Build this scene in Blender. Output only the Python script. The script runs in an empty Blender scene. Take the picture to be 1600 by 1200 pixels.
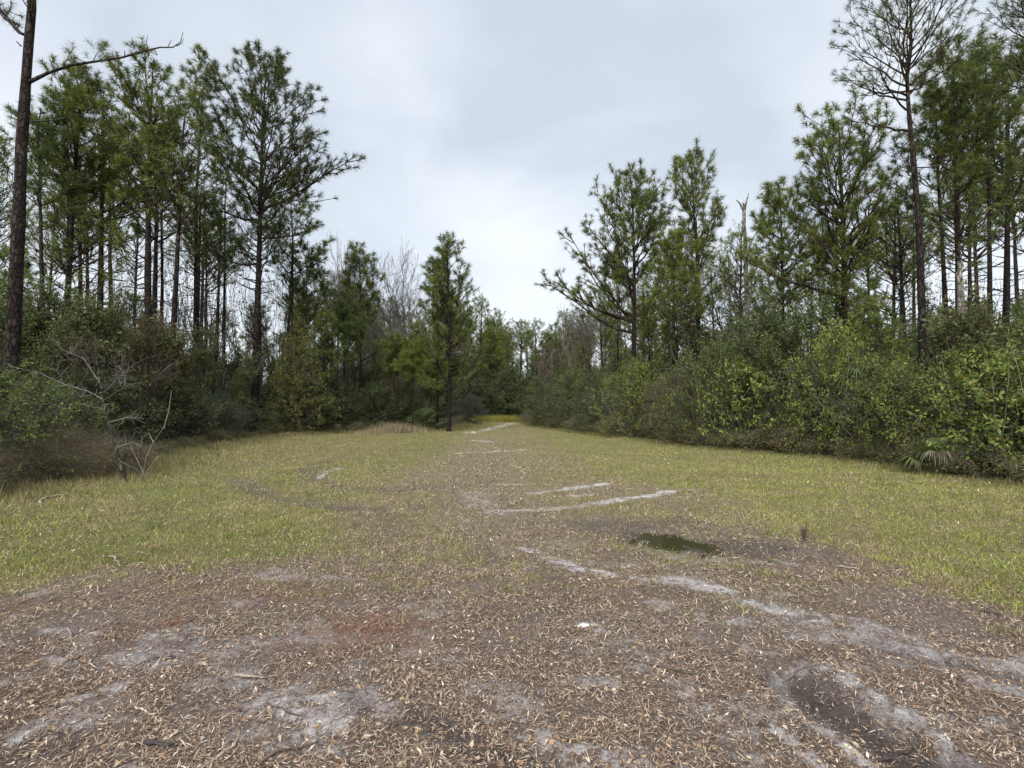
import bpy, math, random
import numpy as np
from mathutils import Vector, Matrix

# ------------------------------------------------------------------ camera, world, sun, exposure
sc = bpy.context.scene
COL = sc.collection
FPX, CH, HZ = 850.0, 1.6, 628.0            # focal length in photo pixels, camera height, horizon row
PITCH = math.atan((HZ - 600.0) / FPX)
cam = bpy.data.cameras.new('camera')
cam.sensor_width = 36.0
cam.lens = 36.0 * FPX / 1600.0
cam.clip_start, cam.clip_end = 0.05, 3000.0
camo = bpy.data.objects.new('camera', cam)
COL.objects.link(camo)
camo.location = (0, 0, CH)
camo.rotation_euler = (math.pi / 2 + PITCH, 0, 0)
sc.camera = camo

SUN_EL, SUN_AZ = math.radians(48), math.radians(200)
world = bpy.data.worlds.new('World')
sc.world = world
world.use_nodes = True
nt = world.node_tree
nt.nodes.clear()
def wn(t, **k):
    n = nt.nodes.new(t)
    for a, b in k.items(): setattr(n, a, b)
    return n
wout = wn('ShaderNodeOutputWorld'); wbg = wn('ShaderNodeBackground')
wsky = wn('ShaderNodeTexSky'); wsky.sky_type = 'NISHITA'; wsky.sun_disc = False
wsky.sun_elevation = SUN_EL; wsky.sun_rotation = SUN_AZ
wtc = wn('ShaderNodeTexCoord'); wmap = wn('ShaderNodeMapping')
wmap.inputs['Scale'].default_value = (1.0, 1.0, 1.35)
wmap.inputs['Location'].default_value = (0.35, 1.7, 0.2)
wno = wn('ShaderNodeTexNoise'); wno.inputs['Scale'].default_value = 2.1
wno.inputs['Detail'].default_value = 5; wno.inputs['Roughness'].default_value = 0.48
wno.inputs['Distortion'].default_value = 0.35
wsep = wn('ShaderNodeSeparateXYZ')
wr1 = wn('ShaderNodeMapRange'); wr1.inputs['From Min'].default_value = 0.34; wr1.inputs['From Max'].default_value = 0.72
wr2 = wn('ShaderNodeMapRange'); wr2.inputs['From Min'].default_value = 0.0; wr2.inputs['From Max'].default_value = 0.55
wr2.inputs['To Min'].default_value = 0.55; wr2.inputs['To Max'].default_value = -0.22
wadd = wn('ShaderNodeMath', operation='ADD'); wadd.use_clamp = True
wmx = wn('ShaderNodeMix', data_type='RGBA')          # cloud underside to bright thin cloud
wmx.inputs[6].default_value = (4.1, 4.55, 5.15, 1); wmx.inputs[7].default_value = (6.4, 6.7, 7.05, 1)
wms = wn('ShaderNodeMix', data_type='RGBA'); wms.inputs[0].default_value = 0.9
wbg.inputs['Strength'].default_value = 0.05
L = nt.links.new
L(wtc.outputs['Generated'], wmap.inputs['Vector']); L(wmap.outputs[0], wno.inputs['Vector'])
L(wtc.outputs['Generated'], wsep.inputs[0]); L(wsep.outputs['Z'], wr2.inputs['Value'])
L(wno.outputs['Fac'], wr1.inputs['Value']); L(wr1.outputs[0], wadd.inputs[0]); L(wr2.outputs[0], wadd.inputs[1])
L(wadd.outputs[0], wmx.inputs[0]); L(wsky.outputs[0], wms.inputs[6]); L(wmx.outputs[2], wms.inputs[7])
L(wms.outputs[2], wbg.inputs['Color']); L(wbg.outputs[0], wout.inputs[0])

sun = bpy.data.lights.new('sun', 'SUN')
sun.energy = 1.5; sun.angle = math.radians(60); sun.color = (1.0, 0.975, 0.93)
suno = bpy.data.objects.new('sun', sun); COL.objects.link(suno)
# sun direction from the sky's rotation (azimuth measured from +Y, turning to +X)
sd = Vector((math.sin(SUN_AZ) * math.cos(SUN_EL), math.cos(SUN_AZ) * math.cos(SUN_EL), math.sin(SUN_EL)))
suno.rotation_euler = sd.to_track_quat('Z', 'Y').to_euler()
suno.location = (0, -5, 30)

vs = sc.view_settings
vs.view_transform = 'Standard'; vs.look = 'None'; vs.exposure = 1.75; vs.gamma = 1.0
vs.use_curve_mapping = False
sc.cycles.max_bounces = 6; sc.cycles.diffuse_bounces = 3; sc.cycles.transmission_bounces = 3
sc.cycles.caustics_reflective = False; sc.cycles.caustics_refractive = False

# ------------------------------------------------------------------ helpers
CP, SP = math.cos(PITCH), math.sin(PITCH)
def ray(px, py):
    u = (px - 800.0) / FPX; v = (600.0 - py) / FPX
    return u, CP - v * SP, SP + v * CP
def at(px, py, Y):                       # world point seen at photo pixel px,py at depth Y
    a, b, c = ray(px, py)
    return np.array([a * Y / b, Y, CH + c * Y / b])
def gnd(px, py):                         # world point on flat ground
    a, b, c = ray(px, py)
    t = -CH / c
    return np.array([a * t, b * t])

def lattice(ix, iy, seed):
    h = (ix * 374761393 + iy * 668265263 + seed * 974711) & 0xffffffff
    h = ((h ^ (h >> 13)) * 1274126177) & 0xffffffff
    return ((h ^ (h >> 16)) & 0xffff) / 65535.0
def vnoise(x, y, seed=0):
    x = np.asarray(x, float); y = np.asarray(y, float)
    ix = np.floor(x).astype(np.int64); iy = np.floor(y).astype(np.int64)
    fx = x - ix; fy = y - iy
    fx = fx * fx * (3 - 2 * fx); fy = fy * fy * (3 - 2 * fy)
    a = lattice(ix, iy, seed); b = lattice(ix + 1, iy, seed)
    c = lattice(ix, iy + 1, seed); d = lattice(ix + 1, iy + 1, seed)
    return (a * (1 - fx) + b * fx) * (1 - fy) + (c * (1 - fx) + d * fx) * fy
def fbm(x, y, s, oct=4, seed=0, rough=0.55):
    v = 0; a = 1; t = 0
    for k in range(oct):
        v = v + a * vnoise(x * s + 17.3 * k, y * s - 9.1 * k, seed + k * 7)
        t += a; a *= rough; s *= 2.1
    return v / t
def sstep(a, b, x):
    t = np.clip((x - a) / (b - a), 0, 1)
    return t * t * (3 - 2 * t)

def segdist(x, y, pts):                  # distance to polyline in plan
    d = np.full(np.shape(x), 1e9)
    for (ax, ay), (bx, by) in zip(pts[:-1], pts[1:]):
        vx, vy = bx - ax, by - ay
        L2 = vx * vx + vy * vy + 1e-9
        t = np.clip(((x - ax) * vx + (y - ay) * vy) / L2, 0, 1)
        d = np.minimum(d, np.hypot(x - ax - t * vx, y - ay - t * vy))
    return d

LAND = [(-400, 'left of the view'), (14, 'the big near trunk'), (104, 'the forked pine'), (232, 'the dome-crowned pine'), (305, 'the narrow pine'), (397, 'the open-crowned pine'),
        (465, 'the olive cedar'), (562, 'the young spiky pine'), (622, 'the round-topped pine'), (702, 'the conical pine'), (792, 'the far cabbage palm'), (868, 'the pinkish bare tree'),
        (990, 'the rounded pine'), (1092, 'the spire-topped pine'), (1170, 'the forked grey snag'), (1225, 'the bushy pine'), (1318, 'the wide many-branched pine'), (1444, 'the tall bare trunk'), (1502, 'the broken trunk'), (1570, 'the right-edge pine')]
def near(px):
    p, t = min(LAND[1:], key=lambda l: abs(l[0] - px))
    return ('left of ' if px < p - 12 else 'right of ' if px > p + 12 else 'right behind ') + t

class Geo:
    def __init__(s): s.v = []; s.f = []; s.c = []; s.n = 0
    def add(s, v, f, c=None):
        v = np.asarray(v, np.float32).reshape(-1, 3)
        f = np.asarray(f, np.int64)
        if len(v) == 0 or len(f) == 0: return
        if c is None: c = np.full((len(v), 3), 0.5, np.float32)
        c = np.asarray(c, np.float32)
        if c.ndim == 1: c = np.tile(c, (len(v), 1))
        s.v.append(v); s.f.append(f + s.n); s.c.append(c); s.n += len(v)
    def mesh(s, name, mat, smooth=False):
        me = bpy.data.meshes.new(name)
        if s.n:
            v = np.concatenate(s.v); c = np.concatenate(s.c)
            me.vertices.add(len(v)); me.vertices.foreach_set('co', v.ravel())
            loops = np.concatenate([f.ravel() for f in s.f])
            sizes = np.concatenate([np.full(len(f), f.shape[1]) for f in s.f])
            starts = np.concatenate([[0], np.cumsum(sizes)[:-1]])
            me.loops.add(len(loops)); me.loops.foreach_set('vertex_index', loops.astype(np.int32))
            me.polygons.add(len(sizes)); me.polygons.foreach_set('loop_start', starts.astype(np.int32))
            at_ = me.attributes.new('Col', 'FLOAT_COLOR', 'POINT')
            cc = np.ones((len(v), 4), np.float32); cc[:, :3] = c
            at_.data.foreach_set('color', cc.ravel())
            me.polygons.foreach_set('use_smooth', np.full(len(sizes), smooth))
            me.update(calc_edges=True)
        me.materials.append(mat)
        return me

def link(name, data, parent=None, loc=None):
    o = bpy.data.objects.new(name, data); COL.objects.link(o)
    if parent is not None: o.parent = parent
    if loc is not None: o.location = loc
    return o
def thing(name, label, cat, loc, rz=0, group=None, data=None):
    o = link(name, data, None, loc); o.rotation_euler = (0, 0, rz)
    o['label'] = label; o['category'] = cat
    if group: o['group'] = group
    return o
def norm(a):
    return a / (np.linalg.norm(a, axis=-1, keepdims=True) + 1e-9)

def tubes(g, polys, sides=5, col=None):
    """polys: list of (pts Nx3, radii N[, colour]) batched by length"""
    by = {}
    for p in polys: by.setdefault(len(p[0]), []).append(p)
    for n, ps in by.items():
        P = np.array([p[0] for p in ps], float)          # M,n,3
        R = np.array([p[1] for p in ps], float)
        M = len(P)
        T = np.gradient(P, axis=1); T = norm(T)
        D = norm(P[:, -1] - P[:, 0])
        ref = np.zeros((M, 3)); k = np.argmin(np.abs(D), axis=1); ref[np.arange(M), k] = 1
        ref = np.repeat(ref[:, None], n, 1)
        U = norm(np.cross(T, ref)); V = np.cross(T, U)
        a = np.arange(sides) * 2 * math.pi / sides
        ring = (U[:, :, None] * np.cos(a)[None, None, :, None] + V[:, :, None] * np.sin(a)[None, None, :, None])
        Vt = P[:, :, None] + ring * R[:, :, None, None]   # M,n,s,3
        base = (np.arange(M) * n * sides)[:, None, None]
        i = np.arange(n - 1)[None, :, None] * sides; j = np.arange(sides)[None, None, :]; j2 = (j + 1) % sides
        F = np.stack([base + i + j, base + i + j2, base + i + sides + j2, base + i + sides + j], -1).reshape(-1, 4)
        if len(ps[0]) > 2: C = np.repeat(np.array([p[2] for p in ps]), n * sides, 0)
        else: C = np.tile(np.array(col if col is not None else (0.06, 0.05, 0.045)), (M * n * sides, 1))
        g.add(Vt.reshape(-1, 3), F, C)

def bez(a, b, c, n):
    t = np.linspace(0, 1, n)[:, None]
    return (1 - t) ** 2 * a + 2 * t * (1 - t) * b + t * t * c

# ------------------------------------------------------------------ materials
def base_mat(name, rough=0.8, spec=0.3, bump=None, vary=0.25, vscale=8.0, translucent=0.0, col=None, stretch=(1, 1, 1)):
    m = bpy.data.materials.new(name); m.use_nodes = True
    t = m.node_tree; N = t.nodes; K = t.links.new
    b = N['Principled BSDF']; b.inputs['Roughness'].default_value = rough
    b.inputs['Specular IOR Level'].default_value = spec
    if col is None:
        a = N.new('ShaderNodeAttribute'); a.attribute_name = 'Col'; src = a.outputs['Color']
    else:
        a = N.new('ShaderNodeRGB'); a.outputs[0].default_value = (*col, 1); src = a.outputs[0]
    tc = N.new('ShaderNodeTexCoord'); mp = N.new('ShaderNodeMapping'); mp.inputs['Scale'].default_value = stretch
    K(tc.outputs['Object'], mp.inputs['Vector'])
    no = N.new('ShaderNodeTexNoise'); no.inputs['Scale'].default_value = vscale; no.inputs['Detail'].default_value = 4
    K(mp.outputs[0], no.inputs['Vector'])
    mr = N.new('ShaderNodeMapRange'); mr.inputs['From Min'].default_value = 0.3; mr.inputs['From Max'].default_value = 0.7
    mr.inputs['To Min'].default_value = 1 - vary; mr.inputs['To Max'].default_value = 1 + vary
    K(no.outputs['Fac'], mr.inputs['Value'])
    vm = N.new('ShaderNodeVectorMath'); vm.operation = 'SCALE'
    K(src, vm.inputs[0]); K(mr.outputs[0], vm.inputs['Scale'])
    K(vm.outputs[0], b.inputs['Base Color'])
    if bump:
        sc_, dist, st = bump
        n2 = N.new('ShaderNodeTexNoise'); n2.inputs['Scale'].default_value = sc_; n2.inputs['Detail'].default_value = 5
        n2.inputs['Roughness'].default_value = 0.65
        K(mp.outputs[0], n2.inputs['Vector'])
        bp = N.new('ShaderNodeBump'); bp.inputs['Distance'].default_value = dist; bp.inputs['Strength'].default_value = st
        K(n2.outputs['Fac'], bp.inputs['Height']); K(bp.outputs[0], b.inputs['Normal'])
    if translucent:
        tr = N.new('ShaderNodeBsdfTranslucent'); K(vm.outputs[0], tr.inputs['Color'])
        mx = N.new('ShaderNodeMixShader'); mx.inputs[0].default_value = translucent
        K(b.outputs[0], mx.inputs[1]); K(tr.outputs[0], mx.inputs[2])
        K(mx.outputs[0], N['Material Output'].inputs['Surface'])
    return m

M_leaf = base_mat('leaf', 0.5, 0.22, translucent=0.34, vary=0.2, vscale=1.2)
M_needle = base_mat('needle', 0.55, 0.22, translucent=0.25, vary=0.25, vscale=0.9)
M_bark = base_mat('bark', 0.9, 0.2, bump=(14.0, 0.05, 1.0), vary=0.55, vscale=9.0, stretch=(1, 1, 0.35))
def plate_bark():
    m = base_mat('bark', 0.9, 0.15, vary=.4, vscale=9.0, stretch=(1, 1, .35))
    t = m.node_tree; N = t.nodes; K = t.links.new; b = N['Principled BSDF']
    mp = [n for n in N if n.type == 'MAPPING'][0]
    ns = N.new('ShaderNodeTexNoise'); ns.inputs['Scale'].default_value = 16; ns.inputs['Detail'].default_value = 4; K(mp.outputs[0], ns.inputs['Vector'])
    ad = N.new('ShaderNodeVectorMath'); ad.operation = 'MULTIPLY_ADD'; ad.inputs[1].default_value = (.09, .09, .09)
    K(ns.outputs['Color'], ad.inputs[0]); K(mp.outputs[0], ad.inputs[2])
    vo = N.new('ShaderNodeTexVoronoi'); vo.feature = 'DISTANCE_TO_EDGE'; vo.inputs['Scale'].default_value = 13; K(ad.outputs[0], vo.inputs['Vector'])
    vc = N.new('ShaderNodeTexVoronoi'); vc.inputs['Scale'].default_value = 13; K(ad.outputs[0], vc.inputs['Vector'])
    mr = N.new('ShaderNodeMapRange'); mr.inputs['From Max'].default_value = .16; mr.inputs['To Min'].default_value = .35; K(vo.outputs['Distance'], mr.inputs['Value'])
    sp = N.new('ShaderNodeSeparateColor'); K(vc.outputs['Color'], sp.inputs[0])
    m3 = N.new('ShaderNodeMapRange'); m3.inputs['To Min'].default_value = .65; m3.inputs['To Max'].default_value = 1.6; K(sp.outputs[0], m3.inputs['Value'])
    mu = N.new('ShaderNodeMath'); mu.operation = 'MULTIPLY'; K(mr.outputs[0], mu.inputs[0]); K(m3.outputs[0], mu.inputs[1])
    old = b.inputs['Base Color'].links[0].from_socket
    v2 = N.new('ShaderNodeVectorMath'); v2.operation = 'SCALE'; K(old, v2.inputs[0]); K(mu.outputs[0], v2.inputs['Scale']); K(v2.outputs[0], b.inputs['Base Color'])
    bp = N.new('ShaderNodeBump'); bp.inputs['Distance'].default_value = .04; K(mu.outputs[0], bp.inputs['Height']); K(bp.outputs[0], b.inputs['Normal'])
    return m
M_bark = plate_bark()
M_twig = base_mat('twig', 0.85, 0.2, vary=0.35, vscale=5.0)
M_grass = base_mat('grass', 0.65, 0.15, translucent=0.2, vary=0.2, vscale=1.0)
M_litter = base_mat('litter', 0.75, 0.25, vary=0.3, vscale=30)
M_stick = base_mat('stick', 0.8, 0.25, vary=0.5, vscale=25.0, bump=(60, 0.01, 0.6))

def ground_material():
    m = bpy.data.materials.new('ground'); m.use_nodes = True
    t = m.node_tree; N = t.nodes; K = t.links.new
    b = N['Principled BSDF']
    a = N.new('ShaderNodeAttribute'); a.attribute_name = 'Col'
    w = N.new('ShaderNodeAttribute'); w.attribute_name = 'wet'
    tc = N.new('ShaderNodeTexCoord')
    def noise(s, d=6, r=0.7):
        n = N.new('ShaderNodeTexNoise'); n.inputs['Scale'].default_value = s; n.inputs['Detail'].default_value = d
        n.inputs['Roughness'].default_value = r; K(tc.outputs['Object'], n.inputs['Vector']); return n
    n1 = noise(38, 6, .75); n2 = noise(7, 5, .65); n3 = noise(140, 4, .8)
    def mr(o, a0, a1, b0, b1):
        n = N.new('ShaderNodeMapRange'); n.inputs['From Min'].default_value = a0; n.inputs['From Max'].default_value = a1
        n.inputs['To Min'].default_value = b0; n.inputs['To Max'].default_value = b1; K(o, n.inputs['Value']); return n.outputs[0]
    m1 = N.new('ShaderNodeMath'); m1.operation = 'MULTIPLY'
    K(mr(n1.outputs['Fac'], .35, .65, .55, 1.4), m1.inputs[0]); K(mr(n2.outputs['Fac'], .3, .7, .78, 1.22), m1.inputs[1])
    m2 = N.new('ShaderNodeMath'); m2.operation = 'MULTIPLY'
    K(m1.outputs[0], m2.inputs[0]); K(mr(n3.outputs['Fac'], .35, .65, .7, 1.3), m2.inputs[1])
    vm = N.new('ShaderNodeVectorMath'); vm.operation = 'SCALE'
    K(a.outputs['Color'], vm.inputs[0]); K(m2.outputs[0], vm.inputs['Scale']); K(vm.outputs[0], b.inputs['Base Color'])
    K(mr(w.outputs['Fac'], 0, 1, .92, .42), b.inputs['Roughness'])
    b.inputs['Specular IOR Level'].default_value = 0.3
    bp = N.new('ShaderNodeBump'); bp.inputs['Distance'].default_value = 0.02; bp.inputs['Strength'].default_value = 0.8
    K(m2.outputs[0], bp.inputs['Height']); K(bp.outputs[0], b.inputs['Normal'])
    K(b.outputs[0], N['Material Output'].inputs['Surface'])
    return m
M_ground = ground_material()

# ------------------------------------------------------------------ ground layout (world plan)
def G(*pts): return [tuple(gnd(*p)) for p in pts]
# pale sand: (polyline, half width m, strength)
SAND = [
 (G((832,771),(880,766),(945,757)), 0.115, 0.95), (G((890,776),(935,772)), 0.072, 0.76), (G((775,757),(812,758)), 0.086, 0.57),
 (G((800,798),(870,795),(930,786),(1000,776),(1048,768)), 0.108, 0.95), (G((1060,766),(1100,765)), 0.058, 0.57),
 (G((735,771),(757,790),(775,805)), 0.202, 0.52), (G((690,776),(740,772)), 0.050, 0.47),
 (G((815,858),(850,864)), 0.058, 0.76), (G((868,872),(905,885),(950,892)), 0.108, 0.90), (G((985,897),(1010,905)), 0.065, 0.76),
 (G((1040,902),(1080,905),(1100,913),(1140,921)), 0.122, 0.95), (G((1165,936),(1195,945)), 0.094, 0.85),
 (G((1200,945),(1250,962),(1300,966),(1330,975)), 0.108, 0.71), (G((1260,955),(1330,968),(1400,985)), 0.072, 0.66),
 (G((1330,990),(1400,1012)), 0.086, 0.71), (G((1440,1012),(1500,1032),(1600,1052)), 0.115, 0.81), (G((1560,1070),(1600,1085)), 0.072, 0.66),
 (G((1215,1060),(1225,1090),(1265,1125),(1310,1165),(1350,1200)), 0.054, 0.95), (G((1215,1060),(1260,1050),(1300,1046)), 0.043, 0.76),
 (G((1290,1050),(1330,1075),(1400,1110),(1470,1160),(1500,1190)), 0.050, 0.71),
 (G((1150,1105),(1185,1120)), 0.065, 0.62), (G((1210,1140),(1250,1175),(1290,1205)), 0.036, 0.90),
 (G((985,1000),(1030,1015)), 0.094, 0.57), (G((1000,1030),(1080,1075)), 0.108, 0.38), (G((1080,1075),(1130,1110),(1130,1140)), 0.094, 0.43),
 (G((905,972),(930,980)), 0.072, 0.95), (G((850,970),(875,978)), 0.050, 0.43), (G((900,690),(905,692)), 0.072, 0.19),
 (G((735,677),(770,669),(800,662)), 0.400, 0.76), (G((745,688),(765,690)), 0.320, 0.85), (G((712,707),(765,706),(815,704)), 0.158, 0.76),
 (G((735,700),(760,695)), 0.144, 0.28), (G((498,746),(508,738),(526,732)), 0.101, 0.95), (G((478,736),(498,746),(540,764)), 0.158, 0.47),
 (G((395,765),(430,778),(490,790)), 0.158, 0.33), (G((240,990),(275,980),(302,972)), 0.036, 0.95),
 (G((185,1045),(225,1020),(260,1005),(300,1003),(350,990)), 0.050, 0.52), (G((300,985),(370,1010),(340,1035)), 0.065, 0.47),
 (G((360,975),(385,970)), 0.036, 0.47),
 (G((20,1155),(60,1130),(90,1120)), 0.032, 0.71), (G((110,1090),(150,1078),(185,1068)), 0.040, 0.76), (G((190,1070),(230,1065)), 0.025, 0.38),
 (G((430,1085),(470,1090),(530,1085)), 0.065, 0.85), (G((450,1110),(500,1135),(530,1115)), 0.079, 0.95), (G((345,1140),(420,1150)), 0.043, 0.52),
 (G((570,1075),(600,1072)), 0.036, 0.57), (G((460,1160),(530,1170)), 0.036, 0.57), (G((175,1190),(235,1175)), 0.036, 0.57),
 (G((760,1080),(830,1100)), 0.065, 0.47), (G((760,1130),(800,1110)), 0.043, 0.47), (G((640,1140),(700,1165),(720,1200)), 0.050, 0.33),
 (G((820,1160),(870,1180),(930,1200)), 0.065, 0.81), (G((920,1165),(980,1190)), 0.072, 0.57), (G((1010,1170),(1060,1205)), 0.058, 0.38),
 (G((540,1050),(560,1030)), 0.043, 0.43), (G((545,940),(575,932)), 0.050, 0.38), (G((690,800),(750,830)), 0.144, 0.14),
 (G((1400,1060),(1440,1080)), 0.050, 0.38), (G((1560,1140),(1600,1150)), 0.050, 0.47), (G((1380,1055),(1330,1040)), 0.043, 0.28),
 (G((640,830),(700,835)), 0.072, 0.24), (G((30,975),(90,965)), 0.058, 0.33), (G((0,1060),(60,1040)), 0.072, 0.33)]
DARK = [  # dark damp mud
 (G((1245,1075),(1300,1110),(1380,1150),(1460,1205)), .17, 1), (G((1340,1000),(1400,1020),(1470,1040)), .10, .75),
 (G((1500,1045),(1600,1065)), .09, .6), (G((640,1120),(700,1150),(780,1185),(860,1215)), .11, .9), (G((540,1085),(555,1110)), .05, .8),
 (G((930,820),(990,820),(1060,812)), .3, .55), (G((1000,838),(1110,850),(1190,858)), .33, .8), (G((1180,855),(1290,866)), .16, .4),
 (G((375,752),(420,775),(500,792),(590,797)), .22, .6), (G((480,735),(500,752),(550,767),(620,769),(700,760)), .20, .6),
 (G((475,733),(520,716),(620,703),(700,702)), .14, .5), (G((830,702),(950,709),(1060,716)), .14, .55),
 (G((820,690),(900,697)), .12, .4), (G((590,797),(690,790)), .15, .35), (G((580,800),(590,850)), .3, .25),
 (G((700,962),(760,960),(830,965)), .07, .3), (G((0,1180),(90,1165)), .1, .5), (G((230,1010),(330,1000)), .1, .3)]
WETC = G((1030,840),(1060,846),(1082,850))
WORN = [(G((768,680),(750,705),(735,735),(745,770)), 1.1, .55), (G((745,765),(790,800),(860,845)), .9, .75), (G((800,760),(900,765),(1000,775)), .7, .5),
        (G((900,815),(1000,830),(1180,850),(1260,862)), .75, .8), (G((850,860),(1000,890),(1200,925)), .6, .6), (G((560,790),(600,830)), .35, .4), (G((620,760),(720,775)), .4, .35), (G((720,720),(860,715)), .6, .35)]
RUTS = [DARK[0], DARK[1], DARK[8], DARK[9], DARK[10], DARK[11]]
def edge_line(pts): return np.array([gnd(*p) for p in pts])
# lines (world) x at given y limiting the field on each side
FR = edge_line([(1740,785),(1600,766),(1500,750),(1380,732),(1250,713),(1100,702),(1010,689),(900,676),(835,667),(812,658),(806,650)])
FL = edge_line([(-200,812),(0,778),(110,752),(215,742),(250,722),(300,703),(390,686),(500,677),(620,676),(700,671),(728,662),(742,652)])
def field_x(y):
    r = np.interp(y, FR[:, 1], FR[:, 0]); l = np.interp(y, FL[:, 1], FL[:, 0])
    return l, r
GRB = edge_line([(830,685),(900,742),(1060,768),(1150,830),(1300,872),(1450,925),(1600,985),(1750,1050)])[::-1]   # right grass border
GLB = edge_line([(-150,955),(0,930),(130,905),(350,895),(520,880),(600,820),(570,770),(650,735),(760,690)])
SAND += [(G((1215,1058),(1228,1090),(1268,1127),(1312,1166),(1352,1200)), .06, 1.), (G((1300,1048),(1400,1108),(1475,1160)), .06, .85),(G((430,1095),(480,1100),(530,1090)), .13, .8), (G((460,1130),(520,1120)), .10, .8), (G((250,995),(330,1000),(370,1020)), .12, .5), (G((760,1080),(840,1105)), .14, .5),
 (G((830,1165),(930,1195)), .12, .8), (G((1080,1080),(1140,1130),(1180,1190)), .14, .5), (G((40,1140),(160,1080),(230,1050)), .07, .45), (G((960,1185),(1060,1200)), .12, .55),
 (G((1180,940),(1300,985),(1420,1030)), .22, .35), (G((1000,1000),(1080,1040),(1180,1090)), .3, .28), (G((330,1130),(420,1160)), .12, .4)]
SANDN = [(np.array(a), b, c) for a, b, c in SAND]

def masks(x, y):
    x = np.asarray(x, float); y = np.asarray(y, float)
    wx = x + (fbm(x, y, 1.6, 3, 3) - .5) * .5 + (fbm(x, y, 7, 3, 31) - .5) * .14
    wy = y + (fbm(x, y, 1.6, 3, 5) - .5) * .5 + (fbm(x, y, 7, 3, 51) - .5) * .14
    n = fbm(x, y, 5, 4, 11)
    fine = fbm(x, y, 22, 3, 91)
    def feat(F, soft=.8, k=0.0):
        m = np.zeros(np.shape(x))
        for pts, w, s in F:
            bb = np.array(pts); mar = w * 3 + .3
            sel = (x > bb[:, 0].min() - mar) & (x < bb[:, 0].max() + mar) & (y > bb[:, 1].min() - mar) & (y < bb[:, 1].max() + mar)
            if not sel.any(): continue
            kk = np.clip(w * 1.6, .05, .6)
            px = x[sel] + (wx[sel] - x[sel]) * kk; py = y[sel] + (wy[sel] - y[sel]) * kk
            d = segdist(px, py, pts) / w
            v = s * (1 - sstep(.45, 1.75, d + (n[sel] - .5) * 2.2 * soft + (fine[sel] - .5) * 1.3 * soft))
            m[sel] = np.maximum(m[sel], v)
        return m
    sand = feat(SAND); dark = feat(DARK, .5)
    brk = fbm(x * 1.0, y * 1.6, 6.5, 4, 611, .7)
    gap = fbm(x * .9, y * .9, 1.9, 3, 651)
    brk2 = fbm(x * 1.3, y * 2.4, 14, 3, 641, .7)
    sand = sand * (1 - .75 * dark) * (.08 + .92 * sstep(.42, .56, brk * .62 + brk2 * .38 + (sand - .6) * .16)) * (.62 + .38 * sstep(.36, .50, gap + .06 * sstep(6, 3.5, y)))
    worn = feat(WORN, .9)
    # faint pale speckling wherever the ground is bare
    sand = np.maximum(sand, .42 * (1 - dark) * sstep(.56, .69, fbm(x * .8, y * 1.5, 2.3, 5, 621, .7)) * sstep(8, 4.5, y))
    # grass: right of GRB or left of GLB
    gx = np.interp(y, GRB[np.argsort(GRB[:, 1]), 1], GRB[np.argsort(GRB[:, 1]), 0])
    right = sstep(-.5, .9, wx - gx + (n - .5) * 1.5)
    # left boundary: plan line y as function of x for the near edge, then x for the inner edge
    yb = np.interp(x, GLB[:5, 0], GLB[:5, 1])
    left = sstep(-.35, .5, y - yb + (n - .5) * 1.1 + (wy - y)) * (1 - sstep(-1.0, 1.0, x - np.interp(y, GLB[4:, 1], GLB[4:, 0]) + (n - .5) * 2.0))
    grass = np.clip(np.maximum(right, left), 0, 1)
    far = sstep(13, 26, y)
    mid = .62 * sstep(3.6, 6.5, y + (n - .5) * 3) + .25 * far          # sparse straw-coloured grass in the middle
    grass = np.maximum(grass, mid * sstep(.25, .6, n + .12))
    l, r = field_x(y)
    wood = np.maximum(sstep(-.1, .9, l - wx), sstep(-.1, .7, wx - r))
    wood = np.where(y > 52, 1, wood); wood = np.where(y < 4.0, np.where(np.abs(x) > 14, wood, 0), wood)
    sand = sand * np.where(sand <= .42, 1 - sstep(.1, .4, np.maximum(right, left)), 1)
    grass = grass * (1 - wood) * (1 - .85 * sstep(.2, .7, sand)) * (1 - .65 * dark) * (1 - .8 * worn)
    wet = np.clip(1 - segdist(x + (wx - x) * .8, y + (wy - y) * .4, WETC) / .38, 0, 1)
    global LASTWORN
    LASTWORN = worn
    return sand, dark, grass, wood, wet, n, fine

def height(x, y):
    x = np.asarray(x, float); y = np.asarray(y, float)
    h = (fbm(x, y, .35, 3, 71) - .5) * .14 + (fbm(x, y, 3.2, 3, 72) - .5) * .035
    d = np.hypot(x, y)
    h = h * sstep(1.0, 6, d) + (fbm(x, y, 13, 2, 74) - .5) * .012
    for pts, w, s in RUTS:
        dd = segdist(x, y, pts)
        h = h - .05 * s * np.exp(-(dd / (w * .9)) ** 2) + .028 * s * np.exp(-((dd - w * 1.7) / (w * .6)) ** 2)
    pw = segdist(x, y, WETC)
    k = np.exp(-(pw / .46) ** 2)
    h = h * (1 - k) - .05 * k + (fbm(x, y, 5, 3, 11) - .5) * .07 * k
    return h + .25 * sstep(12, 40, np.abs(x) - 6) * (fbm(x, y, .12, 2, 73) - .3)
def hz(x, y): return float(height(np.array([x]), np.array([y]))[0])

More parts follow.
